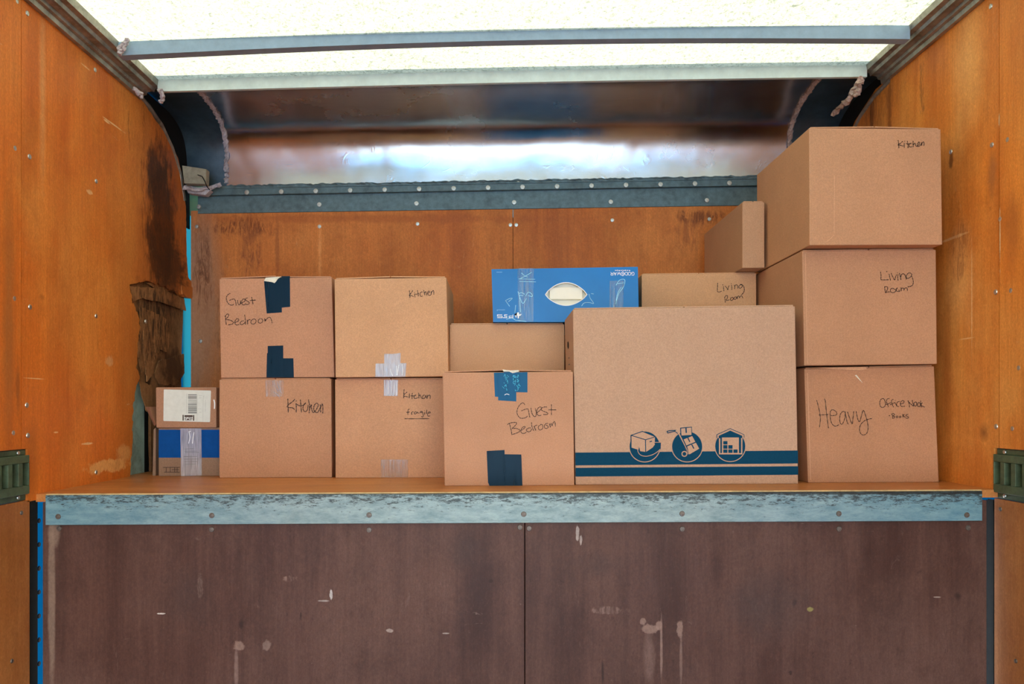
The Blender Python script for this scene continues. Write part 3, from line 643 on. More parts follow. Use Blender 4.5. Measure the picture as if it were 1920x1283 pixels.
W['C'] = crop(755,535,27.43, [[(340,270),(375,450),(375,650)], [(520,270),(400,450),(335,530),(460,535),(560,595)], [(610,455),(620,540),(640,625)], [(590,380),(620,385)], [(760,260),(790,420),(805,570)], [(600,460),(700,465),(840,430)], [(1030,345),(960,350),(890,430),(910,540),(970,580),(1020,545)],
 [(1080,250),(1110,400),(1140,510)], [(1120,420),(1180,330),(1215,400),(1240,540)], [(1290,410),(1370,380),(1380,320),(1330,300),(1285,370),(1290,460),(1350,510),(1430,510),(1470,460)], [(1460,310),(1470,460)], [(1470,380),(1540,300),(1580,270),(1600,350),(1600,480)]])
W['F'] = crop(940,745,16, [[(705,230),(670,180),(620,175),(540,250),(485,350),(470,470),(510,570),(580,630),(680,630),(750,600),(785,565)], [(600,412),(700,370),(790,350),(815,400),(835,520),(855,610)], [(888,325),(905,430),(940,530),(990,580),(1035,565),(1045,450),(1020,330)],
 [(1060,470),(1130,420),(1190,360),(1195,305),(1150,295),(1085,350),(1065,440),(1090,530),(1140,555),(1195,540)], [(1370,295),(1290,295),(1210,330),(1210,390),(1300,435),(1390,475),(1385,510),(1320,522),(1255,515)], [(1505,215),(1500,380),(1505,540)], [(1410,380),(1645,380)],
 [(235,775),(265,870),(300,1010),(315,1130)], [(180,825),(240,785),(350,760),(450,765),(450,810),(380,890),(325,940),(420,935),(510,960),(560,1000),(520,1050),(420,1090),(310,1125)], [(600,995),(680,940),(715,890),(670,885),(610,940),(585,1020),(620,1080),(690,1085),(750,1050)],
 [(880,920),(810,930),(755,970),(765,1020),(830,1040),(890,1000),(905,940)], [(905,755),(920,880),(970,1010)], [(975,860),(1035,1000)], [(990,890),(1030,850),(1075,835)], [(1190,820),(1120,870),(1110,930),(1150,985),(1220,960),(1250,900),(1230,830),(1180,815)],
 [(1400,780),(1330,800),(1290,860),(1310,930),(1370,935),(1410,895),(1370,850),(1330,840)], [(1440,790),(1475,905)], [(1465,830),(1500,785),(1525,870)], [(1525,850),(1560,760),(1605,740),(1625,880)]])
W['H'] = crop(1330,520,23.33, [[(360,245),(360,400),(350,580),(380,645),(460,640),(540,610)], [(620,400),(625,500),(640,615)], [(565,335),(605,335)], [(690,380),(760,460),(810,550),(825,440),(870,365)], [(970,350),(985,450),(980,550)], [(940,290),(975,290)], [(1085,340),(1110,420),(1105,515)],
 [(1105,420),(1150,340),(1215,340),(1240,420),(1245,500)], [(1420,340),(1340,340),(1290,400),(1300,460),(1360,480),(1430,420),(1440,350)], [(1350,315),(1400,312),(1450,340),(1510,430),(1530,560),(1490,680),(1390,780)], [(665,880),(690,1000),(695,1110)], [(670,880),(720,810),(790,810),(800,880),(740,1000),(810,1005),(885,990)],
 [(1000,880),(930,920),(925,990),(970,1020),(1030,980),(1050,920),(1020,880),(980,885)], [(1140,860),(1080,900),(1070,950),(1130,970),(1185,920),(1180,870),(1140,860)], [(1215,840),(1225,950)], [(1225,880),(1270,820),(1310,850),(1320,920)], [(1320,880),(1380,825),(1430,830),(1465,925)]])
W['J'] = crop(1670,255,25.6, [[(355,200),(390,380),(395,590)], [(580,250),(440,380),(345,435),(460,450),(620,490)], [(655,340),(650,450),(660,565)], [(660,240),(685,260)], [(800,240),(825,400),(835,590)], [(730,360),(830,390),(900,370),(1000,350)], [(1000,350),(920,370),(880,430),(890,500),(960,530),(1040,510)],
 [(1080,240),(1075,400),(1085,540)], [(1085,440),(1130,370),(1170,350),(1190,420),(1240,500),(1300,495)], [(1290,490),(1370,390),(1370,290),(1330,310),(1285,400),(1290,480),(1350,500),(1420,450),(1450,390)], [(1470,300),(1490,470)], [(1490,400),(1540,300),(1590,290),(1605,380),(1590,480)]])
W['K'] = crop(1640,500,21.39, [[(235,210),(255,350),(250,500),(270,530),(400,535),(570,530)], [(575,290),(600,400),(640,565)], [(460,200),(505,200)], [(660,265),(720,400),(800,540),(830,440),(875,320)], [(935,310),(925,440),(940,570)], [(900,255),(925,255)], [(990,265),(1030,400),(1055,540)],
 [(1045,430),(1080,320),(1150,290),(1210,330),(1250,430),(1270,520)], [(1490,310),(1430,260),(1350,265),(1280,350),(1270,440),(1330,475),(1410,440),(1470,370),(1490,310)], [(1470,370),(1530,500),(1550,640),(1510,750),(1420,800),(1320,815)], [(400,810),(415,950),(440,1070)], [(395,810),(470,800),(525,850),(490,960),(440,1030),(520,1025),(620,1010)],
 [(830,930),(740,880),(670,880),(630,940),(650,1020),(740,1050),(820,1010),(870,930),(915,845)], [(915,845),(860,910),(860,970),(930,995),(1005,990),(960,930)], [(1060,830),(1060,990)], [(1070,900),(1120,860),(1170,890),(1175,970)], [(1175,930),(1230,860),(1300,870),(1310,980)]])
W['L'] = crop(1520,730,14.258, [[(160,295),(190,400),(240,620),(260,800),(235,1015)], [(365,255),(395,330),(420,600),(450,850),(475,1045)], [(215,690),(340,685),(475,675)], [(535,705),(620,705),(695,680),(690,620),(640,570),(580,550),(530,590),(520,700),(540,850),(590,950),(670,990),(760,945)],
 [(915,610),(870,595),(820,630),(780,720),(780,860),(815,935),(860,910),(910,780),(925,640)], [(920,600),(950,760),(975,880),(1010,940)], [(985,605),(1030,740),(1110,930),(1130,780),(1155,590)],
 [(1215,590),(1240,720),(1270,830),(1310,865),(1350,740),(1405,565),(1460,680),(1510,850),(1535,1020),(1510,1160),(1430,1225),(1350,1200),(1305,1090),(1330,960),(1420,860),(1520,810),(1640,785)]]) + crop(1640,735,18.286, [
 [(290,225),(210,260),(175,370),(190,480),(250,535),(330,510),(375,430),(360,340),(320,250),(270,225)], [(510,235),(440,240),(400,320),(440,430),(475,520)], [(385,430),(470,410),(550,370)], [(650,265),(600,270),(575,330),(600,430),(650,525)], [(530,440),(620,400),(700,365)], [(700,370),(730,430),(760,490)], [(700,290),(712,298)],
 [(860,330),(800,340),(755,400),(765,480),(830,500)], [(880,420),(980,390),(1010,330),(960,300),(900,340),(880,430),(920,500),(1035,490)], [(1135,300),(1180,400),(1190,535)], [(1140,300),(1200,380),(1280,450),(1330,490),(1310,380),(1285,275)], [(1420,345),(1360,370),(1350,450),(1400,490),(1440,440),(1430,360),(1390,350)],
 [(1520,370),(1480,390),(1470,470),(1520,510),(1570,460),(1560,390),(1510,365)], [(1575,300),(1590,420),(1600,535)], [(1640,370),(1600,420),(1590,450),(1640,490),(1720,525)], [(480,818),(530,818)], [(590,760),(610,830),(620,920)], [(570,770),(640,745),(680,770),(650,810),(610,830),(690,850),(670,890),(610,910)],
 [(770,825),(740,850),(750,885),(790,880),(800,850),(770,825)], [(880,830),(850,850),(855,880),(890,880),(905,850),(870,828)], [(965,760),(975,870)], [(1020,770),(980,820),(1060,875)], [(1145,780),(1090,780),(1075,820),(1130,845),(1165,880),(1130,905),(1060,900)]])

# ------------------------------------------------------------ cartons
def tape(parent, pts, d, m, lab=None, wrap=None):
    """a strip of tape on the front; wrap = (x0, x1, y, length) continues over the top"""
    mb = MB(); q = [P(x, y, d-.0004) for x, y in pts]
    mb.plate(q, Vector((0, .0003, 0)))
    if wrap:
        x0, x1, y, ln = wrap; a, c = P(x0, y, d-.0004), P(x1, y, d-.0004); z = .0042
        mb.add([a, c, c+Vector((0,.002,z)), a+Vector((0,.002,z)), c+Vector((0,ln,z)), a+Vector((0,ln,z))], [(0,1,2,3),(3,2,4,5)])
    o = mb.build('tape_strip', m, parent)
    if lab: o['label'] = lab
    return o
def carton(name, f4, d, L, m, label, group=None, rest=None, flaps=True, lift=(0,0), cat='box', dx=0.0, bev=.0022):
    f = [P(x, y, d) for x, y in f4]
    if rest is not None:
        for i in (2, 3): f[i].z = rest if not callable(rest) else rest(f[i].x)
    base = (f[2]+f[3])/2+Vector((0, L/2, 0)); base.z = min(f[2].z, f[3].z)
    t = thing(name, base, label, cat, group)
    off = Vector((dx, L, 0))
    b = MB(); b.hexa(f, [v+off for v in f]); body = b.build('body', m, t, bevel=bev)
    if flaps:
        TL, TR = f[0], f[1]; mid = TL.lerp(TR, .5); th = Vector((0,0,.0032)); e = Vector((0,0,.0002))
        ex = (TR-TL).normalized()
        for k, (a, c) in enumerate(((TL+ex*.004, mid-ex*.0012), (mid+ex*.0012, TR-ex*.004))):
            y0 = Vector((0,.003,0)); y1 = Vector((dx, L-.003, 0)); la = Vector((0,0,lift[k])); 
            inner = (c if k == 0 else a)
            b = MB(); la_a, la_c = (Vector((0,0,0)), la) if k == 0 else (la, Vector((0,0,0)))
            b.hexa([a+y0+e+th+la_a, c+y0+e+th+la_c, c+y0+e+la_c, a+y0+e+la_a], [a+y1+e+th+la_a, c+y1+e+th+la_c, c+y1+e+la_c, a+y1+e+la_a]); b.build('top_flap', m, t, bevel=.0008, seg=1)
    return t
G1 = None
T_A = carton('cardboard_box', [(411,523),(622,520),(627,707.5),(414,709)], 2.243, .36, cardboard('cardboard_guest_upper', (.52,.295,.185)), 'cardboard box with dark blue tape marked Guest Bedroon, on top of the left stack', lift=(.004,.002))
d = 2.243; write(T_A, W['A'], 1.49, d)
tape(T_A, [(495,527),(497,522),(528,521),(528.5,586),(500,588)], d, M_tapeB, 'dark blue tape')
tape(T_A, [(527.5,521),(543.5,520.5),(544,575.5),(528,577)], d-.0003, M_tapeB, 'dark blue tape', (527.5,543.5,520.5,.1))
tape(T_A, [(502,649),(531,648),(531.5,708),(499.5,708),(500.5,663),(502,662)], d, M_tapeB, 'dark blue tape')
tape(T_A, [(524,672),(550,672),(551,708),(524,708)], d-.0003, M_tapeB, 'dark blue tape')
b = MB(); p = [P(x, y, d-.0012) for x, y in ((495,527),(498,521),(514,519.5),(527,519),(521,523),(519,526),(515,531),(509,529))]; b.plate(p, Vector((0,.0004,0))); b.build('torn_liner', M_paper, T_A)

B_m = cardboard('cardboard_kitchen_lower', (.51,.29,.175))
T_B = carton('cardboard_box', [(411,712),(621,711),(622.5,895),(411,897)], 2.243, .36, B_m, 'cardboard box marked Kitchen in large letters, under the Guest Bedroon box', rest=ledge_z)
write(T_B, W['B'], 1.79, 2.243)
tape(T_B, [(497,713),(532,713),(531,744),(498,744)], 2.243, M_tapeF, 'clear tape')
write(T_B, [[(515,713),(516,722),(521,735)],[(519,714),(523,728),(528,738)],[(513,735),(521,741),(525,748)]], 1.0, 2.2425, M_paleInk if False else M_tapeC, 'tape_wrinkle')  # pale strokes painted as glints along the tape wrinkles

T_C = carton('cardboard_box', [(627,523.5),(837,520.5),(841,706),(629,708)], 2.20, .33, cardboard('cardboard_kitchen_upper', (.62,.385,.225)), 'cardboard box marked Kitchen top right, with a cross of clear tape at its bottom edge', lift=(.003,.003))
write(T_C, W['C'], 1.49, 2.20)
tape(T_C, [(720.5,663.5),(735,664),(751,662),(750,706.5),(720.5,706.8)], 2.20, M_tapeC, 'clear tape')
tape(T_C, [(704.4,682),(762,681),(760,706.5),(703.5,707)], 2.1996, M_tapeC, 'clear tape')
write(T_C, [[(732.5,691),(733,697),(736,705)],[(748,684),(746,695),(745,704)],[(743.5,686),(743.5,704)],[(754,683),(755,695),(754,704)]], 1.1, 2.1992, M_whiteInkGlint, 'tape_crease')  # white strokes painted as highlights on the creased clear tape

T_D = carton('cardboard_box', [(628,711.8),(837,711),(838,895),(629,897)], 2.22, .35, cardboard('cardboard_kitchen_fragile', (.57,.335,.20)), 'cardboard box marked Kitchen and fragile with an underline', rest=ledge_z)
write(T_D, W['D'], 1.55, 2.22)
tape(T_D, [(719.6,712.5),(746,712.5),(745.5,742.8),(719.8,742.5)], 2.22, M_tapeC, 'clear tape')
write(T_D, [[(728,714),(728,740)],[(734,714),(734,741)],[(740.5,714),(739.5,741)],[(744.5,714),(744,741)]], 0.7, 2.2196, M_whiteInkGlint, 'tape_crease')  # highlights down the clear tape, drawn as thin white strokes
tape(T_D, [(714,862),(765,862),(765,895),(714,895.5)], 2.22, M_tapeF, 'thin clear tape')

T_E = carton('cardboard_box', [(843,608.5),(1058.5,608),(1059,880),(843.5,880)], 2.26, .40, cardboard('cardboard_plain', (.58,.365,.225)), 'plain unmarked cardboard box under the blue carton', rest=ledge_z, bev=.003)

T_F = carton('cardboard_box', [(829.5,699),(1074.5,697),(1077,908.5),(833.6,913)], 1.98, .262, cardboard('cardboard_guest_front', (.53,.31,.195)), 'cardboard box marked Guest Bedroom in front, blue tape at its top and bottom', rest=ledge_z, lift=(.004,.003))
d = 1.98; write(T_F, W['F'], 1.43, d)
tape(T_F, [(926,699),(968,698.5),(968,753),(934,751),(934,744.5),(928,744)], d, M_tapeB2, 'bright blue tape', (945,968,698.6,.1))
tape(T_F, [(940,699),(989,698),(989,736),(940,735)], d-.0003, M_tapeB2, 'bright blue tape')
tape(T_F, [(912.4,846),(946,844),(948,911.5),(918,911.5),(915,905)], d, M_tapeB, 'dark blue tape')
tape(T_F, [(941,852),(977.5,852.5),(979.7,911),(941,911)], d-.0003, M_tapeB, 'dark blue tape')
b = MB(); p = [P(x, y, d-.0014) for x, y in ((942,693),(958,695),(972,694),(974,697),(961,700),(955,697),(944,697))]; b.plate(p, Vector((0,.0004,0))); b.build('torn_liner', M_paper, T_F)
random.seed(3)
fl = []
for (x0, x1) in ((943,953),(962,967),(970,974)):
    for k in range(16):
        x, y = random.uniform(x0, x1), random.uniform(702,731); fl.append([(x, y), (x+random.uniform(-2,2), y+random.uniform(-2.5,2.5)), (x+random.uniform(-2.5,2.5), y+random.uniform(1,4))])
write(T_F, fl, .9, d-.0004, plain('tape_glint', (.05,.42,.62), .15, var=.3), 'tape_crease')  # shiny flecks of the blue tape, painted as lighter strokes
write(T_F, [[(946,741),(950,739),(955,740.5)]], 1.0, d-.0004, M_whiteInkGlint, 'tape_tear')

M_m = cardboard('cardboard_large_pale', (.52,.36,.255), .04)
T_M = carton('large_moving_box', [(1074,580),(1491,574),(1497,907.5),(1079,910.5)], 1.99, .245, M_m, 'large pale moving box with two blue stripes and three round icons', rest=ledge_z, flaps=True, bev=.003)
d = 1.99
b = MB(); flat(b, [(1078.5,849),(1496,845),(1496.5,869.3),(1078.8,873)], d-.0006); b.build('printed_stripe', M_print, T_M)
b = MB(); flat(b, [(1079,877.5),(1496.5,874.5),(1496.8,890.5),(1079.2,894)], d-.0006); b.build('printed_stripe', M_print, T_M)
def icon(layers):
    """list of (material, offset, [('poly', pts) | ('line', pts, width)])"""
    first = None
    for k, (mm, items) in enumerate(layers):
        for j, it in enumerate(items):
            mb = MB(); pts = [(1160+x/7.385, 780+y/7.385) for x, y in it[1]]; dd = d-.0009-.0003*k-.00004*j
            if it[0] == 'poly': flat(mb, pts, dd)
            else: ribbon(mb, pts, it[2]/7.385, dd, smooth=(it[0] == 'curve'))
            if first is None: first = mb.build('printed_icon', mm, T_M)
            else: mb.build('icon_detail', mm, first)
    return first
sq = lambda x0,y0,x1,y1: ('poly', [(x0,y0),(x1,y0),(x1,y1),(x0,y1)])
ring = lambda cx, cy, a0=0, a1=180, r=214, w=11: ('line', circle(cx, cy, r, 40, a0, a1), w)
icon([(M_print, [('poly', circle(360,425,208))]),
      (M_m, [ring(360,425,-12,192), ('poly', [(178,272),(330,222),(502,292),(500,400),(470,440),(378,500),(300,490),(255,465),(178,440)])]),
      (M_print, [('line', [(172,440),(170,270),(330,215),(508,290),(372,332),(172,270)], 11), ('line', [(372,332),(374,500)], 12), ('line', [(428,360),(462,351)], 13),
                 ('poly', [(490,375),(585,372),(582,470),(500,525),(400,552),(310,530),(270,480),(285,430),(300,500),(345,512),(440,500),(520,430),(520,400)])]),
      (M_m, [('curve', [(272,440),(266,490),(300,540),(370,560),(450,545),(520,510),(578,460)], 9), ('line', [(490,367),(590,367)], 7)])])
icon([(M_print, [('poly', circle(948,425,208)), ('line', [(800,200),(700,205),(670,215),(680,238),(780,212),(820,245)], 12), ('poly', [(850,165),(1015,150),(1018,270),(858,282)])]),
      (M_m, [ring(948,425,0,180), ('curve', [(790,206),(830,240),(870,320),(970,530)], 17), ('poly', [(864,176),(1006,162),(1008,264),(870,273)]), ('poly', [(900,327),(1018,280),(1062,360),(938,410)]), ('poly', [(948,424),(1070,372),(1115,455),(978,535)]), ('line', circle(910,527,34,24)+[(944,527)], 14)]),
      (M_print, [('line', [(932,168),(936,236)], 18), ('line', [(958,305),(986,362)], 15), ('line', [(1012,398),(1042,455)], 16), ('line', [(848,300),(968,525)], 7)])])
icon([(M_print, [('poly', circle(1545,420,208)), ('poly', [(1355,305),(1355,258),(1545,172),(1740,258),(1740,300),(1700,320),(1400,320)])]),
      (M_m, [ring(1545,420,8,172), ('line', [(1375,308),(1375,270),(1545,193),(1722,270),(1722,308)], 20), ('line', [(1398,312),(1398,525),(1704,525),(1704,308)], 18), sq(1430,300,1665,520)]),
      (M_print, [sq(1448,350,1506,396), sq(1448,406,1506,456), sq(1448,466,1506,513), sq(1518,406,1577,456), sq(1518,466,1577,513), sq(1589,466,1647,513)])])
# hand hole and small print on the visible left side
def side_pt(px, py, X):
    dd = X*F_PX/(px-VX); return Vector((X-.0008, dd, CZ+(VY-py)/F_PX*dd))
Xs = P(1076,0,1.99).x-.001
b = MB(); b.plate([side_pt(x, y, Xs) for x, y in ((1064.5,642),(1066,640),(1067,644),(1067,652),(1065.7,655),(1064.3,650))], Vector((.0004,0,0))); b.build('hand_hole', M_steelShade, T_M)
b = MB()
bits = []
for q in (((1060.5,616),(1063,610),(1063,632),(1060.5,640)), ((1065,606),(1067,600),(1067,612),(1065,618)), ((1066,671),(1068,670),(1068,672),(1066,673)), ((1066,683),(1069,682.5),(1069,684.5),(1066,685))): b.plate([side_pt(x, y, Xs) for x, y in q], Vector((.0002,0,0))); b.build('side_print', M_greyink, T_M); b = MB()

T_H = carton('cardboard_box', [(1203,515),(1418,512.5),(1419,880),(1204,880)], 2.33, .38, cardboard('cardboard_living_middle', (.60,.36,.20)), 'cardboard box marked Living Room standing behind the large striped box', rest=ledge_z)
write(T_H, W['H'], 1.43, 2.33)
T_I = carton('cardboard_box', [(1392,379),(1433.5,379),(1433.5,502.5),(1392,502.5)], 2.264, .42, cardboard('cardboard_narrow', (.50,.30,.18)), 'narrow unmarked cardboard box standing on the box behind the large striped one')
T_L = carton('cardboard_box', [(1508,692),(1751.5,687),(1760.5,902),(1515,907.5)], 2.02, .37, cardboard('cardboard_heavy', (.47,.26,.15)), 'cardboard box marked Heavy and Office Nook Books, bottom of the right stack', rest=ledge_z)
write(T_L, W['L'], 1.49, 2.02)
b = MB(); p = [P(x, y, 2.016) for x, y in ((1512,690),(1624,688.5),(1625,693),(1610,694.5),(1570,692.8),(1545,691))]; b.plate(p, Vector((0,.003,0))); b.build('torn_flap', cardboard('cardboard_torn_edge', (.62,.38,.22)), T_L)
b = MB(); p = [P(x, y, 2.018) for x, y in ((1603,704),(1606,703),(1618,719))]; b.plate(p, Vector((0,.0005,0))); b.build('torn_liner', M_paper, T_L)
zK = P(0, 689.5, 2.02).z+.0040
T_K = carton('cardboard_box', [(1504,471),(1755,468),(1757,683),(1508,687)], 2.0, .37, cardboard('cardboard_living_right', (.49,.285,.17)), 'cardboard box marked Living Room, middle of the right stack', rest=lambda x: zK+(x-.76)*.012)
write(T_K, W['K'], 1.6, 2.0)
T_J = carton('cardboard_box', [(1517,240),(1764,242),(1767,459),(1518,460)], 1.961, .397, cardboard('cardboard_kitchen_right', (.53,.315,.185)), 'cardboard box marked Kitchen, on top of the right stack against the wall', lift=(.003,.003))
write(T_J, W['J'], 1.55, 1.961)
M_crease = cardboard('cardboard_crease', (.66,.42,.27))
write(T_J, [[(1564.5,330),(1564,438)],[(1564,440),(1558,447),(1548,454)]], .9, 1.9608, M_crease, 'crease')

write(T_C, [[(836,530),(838,600),(840,700)]], .6, 2.1995, M_crease, 'crease')
write(T_L, [[(1514,700),(1520,900)]], 1.0, 2.0195, M_crease, 'crease')
write(T_K, [[(1510,476),(1514,682)]], .9, 1.9995, M_crease, 'crease')
# blue console carton lying on the plain box, its print upside down
d = 2.243
f4 = [P(921.5,505,d), P(1196,500.5,d), P(1198,603,d), P(924.5,604.5,d)]
for v in f4[2:]: v.z = P(0,608,2.26).z+.0042
T_G = thing('blue_carton', (f4[2]+f4[3])/2+Vector((0,.18,0)), 'bright blue glossy carton with a white oval handle, its print upside down', 'box')
cx, cy = 1061.5, 552.5
lens = []
for k in range(17): a = k/16; lens.append((cx-39+78*a, cy-22.5*math.sin(math.pi*a)**.75+ (0)))
for k in range(1,16): a = 1-k/16; lens.append((cx-39+78*a, cy+20.5*math.sin(math.pi*a)**.75))
hole = [P(x, y, d) for x, y in lens]; Ld = Vector((0,.40,0))
b = MB(); n4 = 4; allp = f4+hole; tri = tessellate_polygon([f4, hole]); b.add(allp, [tuple(t) for t in tri])
bk = [v+Ld for v in f4]; b.add(f4+bk, [(4,5,6,7),(0,1,5,4),(1,2,6,5),(2,3,7,6),(3,0,4,7)])
o = b.build('body', M_blueBox, T_G)
b = MB(); n = len(hole); off = Vector((0,.022,0)); b.add(hole+[v+off for v in hole], [(i,(i+1)%n,(i+1)%n+n,i+n) for i in range(n)]+[tuple(i+n for i in range(n))]); hr = b.build('handle', M_whitePl, T_G)
b = MB(); q = [P(cx-31, cy-14, d+.006), P(cx+31, cy-14, d+.006), P(cx+31, cy+9, d+.006), P(cx-31, cy+9, d+.006)]; b.hexa(q, [v+Vector((0,.012,0)) for v in q]); b.build('grip', M_whitePl, hr, bevel=.003)
write(T_G, [lens+[lens[0]]], 1.4, d, M_whiteInkGlint, 'handle_rim', False)
# print (crop 900,490 at 6.194), letters turned by 180 degrees
cg = lambda ls: crop(900,490,6.194, ls)
ps = [[(198,620),(262,620),(262,642),(198,642)][0:0]]
write(T_G, cg([[(200,656),(258,656),(258,640),(202,640),(202,622),(258,622)],     # S-like five
               [(335,622),(280,622),(280,640),(330,640),(330,656),(268,656)][0:0] or [(318,622),(285,622),(285,640),(312,640),(312,656),(268,656)],
               [(382,618),(382,656),(338,656),(338,638),(378,638)]]), 1.1, d, M_whiteInkGlint, 'printed_logo', False)
b = MB(); flat(b, cg([[(420,660),(432,595),(448,592),(456,618),(486,612),(470,632),(452,636),(450,662),(438,664),(436,634),(404,628),(400,618)]])[0], d-.0007); b.build('printed_logo', M_whiteInkGlint, T_G)
write(T_G, cg([[(195,565),(290,565)],[(200,568),(200,578)],[(192,127),(258,127)]]), .7, d, M_paleInk, 'small_print', False)
# GOD (emblem) WAR turned 180 degrees: reads right to left
def rot(word_strokes, x_right, y_top, hgt, sc):       # strokes in a 0..1 box, upside down
    out = []; x = x_right
    for strokes, wd in word_strokes:
        for s_ in strokes: out.append([(x-px_*wd*sc, y_top+hgt-py_*hgt) for px_, py_ in s_])
        x -= (wd*sc+9)
    return out
LT = {'G': ([[(1,.2),(.8,0),(.2,0),(0,.25),(0,.75),(.2,1),(.8,1),(1,.8),(1,.55),(.6,.55)]], .9), 'O': ([[(.25,0),(.75,0),(1,.3),(1,.7),(.75,1),(.25,1),(0,.7),(0,.3),(.25,0)]], .9),
      'D': ([[(0,0),(0,1),(.6,1),(1,.7),(1,.3),(.6,0),(0,0)]], .9), 'W': ([[(0,0),(.25,1),(.5,.3),(.75,1),(1,0)]], 1.15), 'A': ([[(0,1),(.5,0),(1,1)],[(.25,.65),(.75,.65)]], .9), 'R': ([[(0,1),(0,0),(.8,0),(.95,.25),(.8,.5),(0,.5)],[(.5,.5),(1,1)]], .85),
      '@': ([[(.5,-.25),(1,.1),(1.1,.6),(.5,1.25),(-.1,.6),(0,.1),(.5,-.25)],[(.3,.2),(.7,.8)],[(.5,.1),(.3,.7)]], 1.0), 'N': ([[(0,1),(0,0),(1,1),(1,0)]], .9), 'K': ([[(0,0),(0,1)],[(1,0),(0,.5),(1,1)]], .8)}
write(T_G, cg(rot([LT[c] for c in 'GOD@WAR'], 1790, 128, 34, 33)), .85, d, M_whiteInkGlint, 'printed_title', False)
write(T_G, cg(rot([(LT[c][0], LT[c][1]) for c in 'RAGNAROK'], 1742, 102, 10, 16)), .55, d, M_whiteInkGlint, 'printed_title', False)
# tape over the blue carton
M_tapeG = film('clear_tape_on_blue', (.10,.30,.55), .16, .15, 60)
tape(T_G, [(970,503),(1001,502.5),(1000,603),(972,603)], d, M_tapeG, 'clear tape')
tape(T_G, [(1143,527),(1170,526),(1168,602),(1142,602)], d, M_tapeG, 'clear tape')
wl = cg([[(470,200),(540,165),(600,128)],[(480,135),(520,170),(560,185)],[(450,205),(640,210)],[(460,235),(650,240)],[(300,455),(340,435),(375,432),(330,470)],[(295,455),(345,525)],[(455,375),(480,365),(520,385)],[(455,395),(500,400)],[(530,405),(560,360),(600,380),(605,410),(560,400)],[(460,420),(465,520),(470,590)],[(440,350),(470,440),(500,490),(540,430)],[(415,510),(405,600)],
          [(1580,280),(1620,220),(1680,215),(1670,290),(1610,380),(1575,500)],[(1600,260),(1670,250)],[(1640,300),(1600,370),(1580,460)],[(1180,520),(1210,485),(1270,480),(1320,490),(1280,430),(1265,380)],[(1290,375),(1320,380)],[(305,675),(370,660),(420,690)],[(420,685),(540,700)]])
write(T_G, wl, .9, d-.0003, plain('tape_highlight', (.28,.62,.80), .2, var=.3), 'tape_crease')  # highlights of the creased tape, painted as pale blue strokes

# two small parcels beside the left wall
O_m = cardboard('cardboard_small_parcel', (.30,.21,.15))
T_O = carton('parcel', [(297,803),(423,802),(424,892),(297,892.5)], 2.309, .25, O_m, 'small parcel with a royal blue band and clear tape, under the labelled parcel', rest=ledge_z, flaps=False)
d = 2.309
b = MB(); flat(b, [(297.5,806),(423,806),(423,858.5),(297.5,858.5)], d-.0005); b.build('printed_band', M_blueBand, T_O)
tape(T_O, [(338,803.5),(377.5,803.5),(378.5,892),(339.5,893)], d-.0003, M_tapeC, 'clear tape with faint printing')
cn = lambda ls: crop(260,700,5.83, ls)
write(T_O, cn([[(500,852),(635,852)],[(505,868),(660,866)],[(490,912),(640,910)],[(495,940),(655,938)],[(500,968),(640,965)],[(505,995),(625,993)],[(500,830),(600,826)]]), .8, d-.0008, M_greyink, 'small_print', False)
write(T_O, cn([[(550,640),(560,700),(545,770)],[(605,645),(595,700),(588,770)],[(545,640),(570,635)]]), 1.2, d-.0008, M_whiteInkGlint, 'tape_crease')  # tape highlights over the blue band, painted white
write(T_O, cn([[(265,1030),(450,1030)],[(280,1082),(450,1082)],[(300,1030),(300,1082)],[(345,1030),(345,1082)],[(360,1055),(440,1055)],[(395,1030),(395,1082)],[(420,1030),(420,1082)]]), .9, d-.0005, M_ink, 'small_print', False)
b = MB(); p = [P(288,806,2.33), P(292,802,2.33), P(292,896,2.33), P(286,896,2.33)]
for i in (2,3): p[i].z = ledge_z(p[i].x)
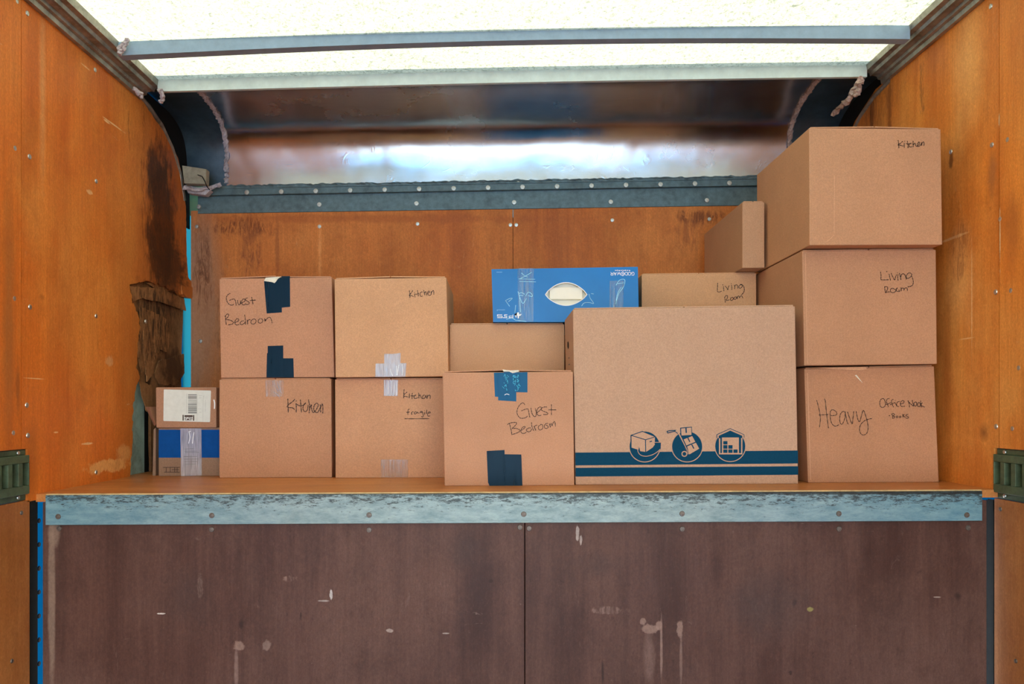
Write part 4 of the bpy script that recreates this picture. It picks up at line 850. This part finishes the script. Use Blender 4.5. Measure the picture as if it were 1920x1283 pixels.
b.hexa(p, [v+Vector((0,.22,0)) for v in p]); b.build('side_flap', O_m, T_O)
N_m = cardboard('cardboard_labelled_parcel', (.40,.235,.15))
zN = P(0,803,2.309).z+.0006
T_N = carton('parcel', [(291.5,726.5),(405.5,726),(405.5,798.5),(292.5,798.5)], 2.30, .25, N_m, 'small parcel with a large white address label, beside the left wall', rest=zN, flaps=False, bev=.004)
d = 2.30
b = MB(); lp = cn([[(280,178),(785,190),(790,200),(780,530),(772,535),(275,523),(270,515),(274,184)]])[0]; b.plate([P(x, y, d-.0006) for x, y in lp], Vector((0,.0004,0))); lb = b.build('address_label', M_white, T_N)
random.seed(12); bars = []; y = 232
while y < 440:
    wd = random.choice((3,3,6,9)); bars.append(((540,y,635,y+wd))); y += wd+random.choice((4,5,8,12) if y < 320 else (3,4,6))
b = MB()
for x0,y0,x1,y1 in bars: flat(b, cn([[(x0,y0),(x1,y0),(x1,y1),(x0,y1)]])[0], d-.0009)
b.build('barcode', M_greyink, lb)
b = MB()
for x0,y0,x1,y1 in ((480,456,492,518),(594,458,606,520),(500,460,590,478),(505,484,530,490),(540,484,585,490),(500,497,520,503),(530,497,548,512),(556,497,588,503),(505,508,580,514)): flat(b, cn([[(x0,y0),(x1,y0),(x1,y1),(x0,y1)]])[0], d-.0009)
b.build('postal_mark', M_ink, lb)
write(lb, cn([[(525,225),(522,440)],[(640,235),(636,525)],[(706,250),(702,530)],[(655,245),(700,245)],[(660,270),(690,270)],[(712,240),(712,262)],[(730,290),(728,430)],[(650,390),(690,390)],[(660,430),(685,430)],[(610,460),(610,515)]]), .45, d-.0002, M_lightink, 'label_text', False)
b = MB(); p = [P(272,763,2.33), P(280,763,2.30), P(292,797,2.30), P(289,799,2.33)]; q = [v+Vector((0,.12,0)) for v in p]; b.hexa(p, q); b.build('open_flap', N_m, T_N, bevel=.001)
write(T_N, cn([[(822,290),(830,330),(828,390)]]), 2.2, d, M_whiteInkGlint, 'tape_glint')  # glint at the parcel's right edge, painted as a white stroke
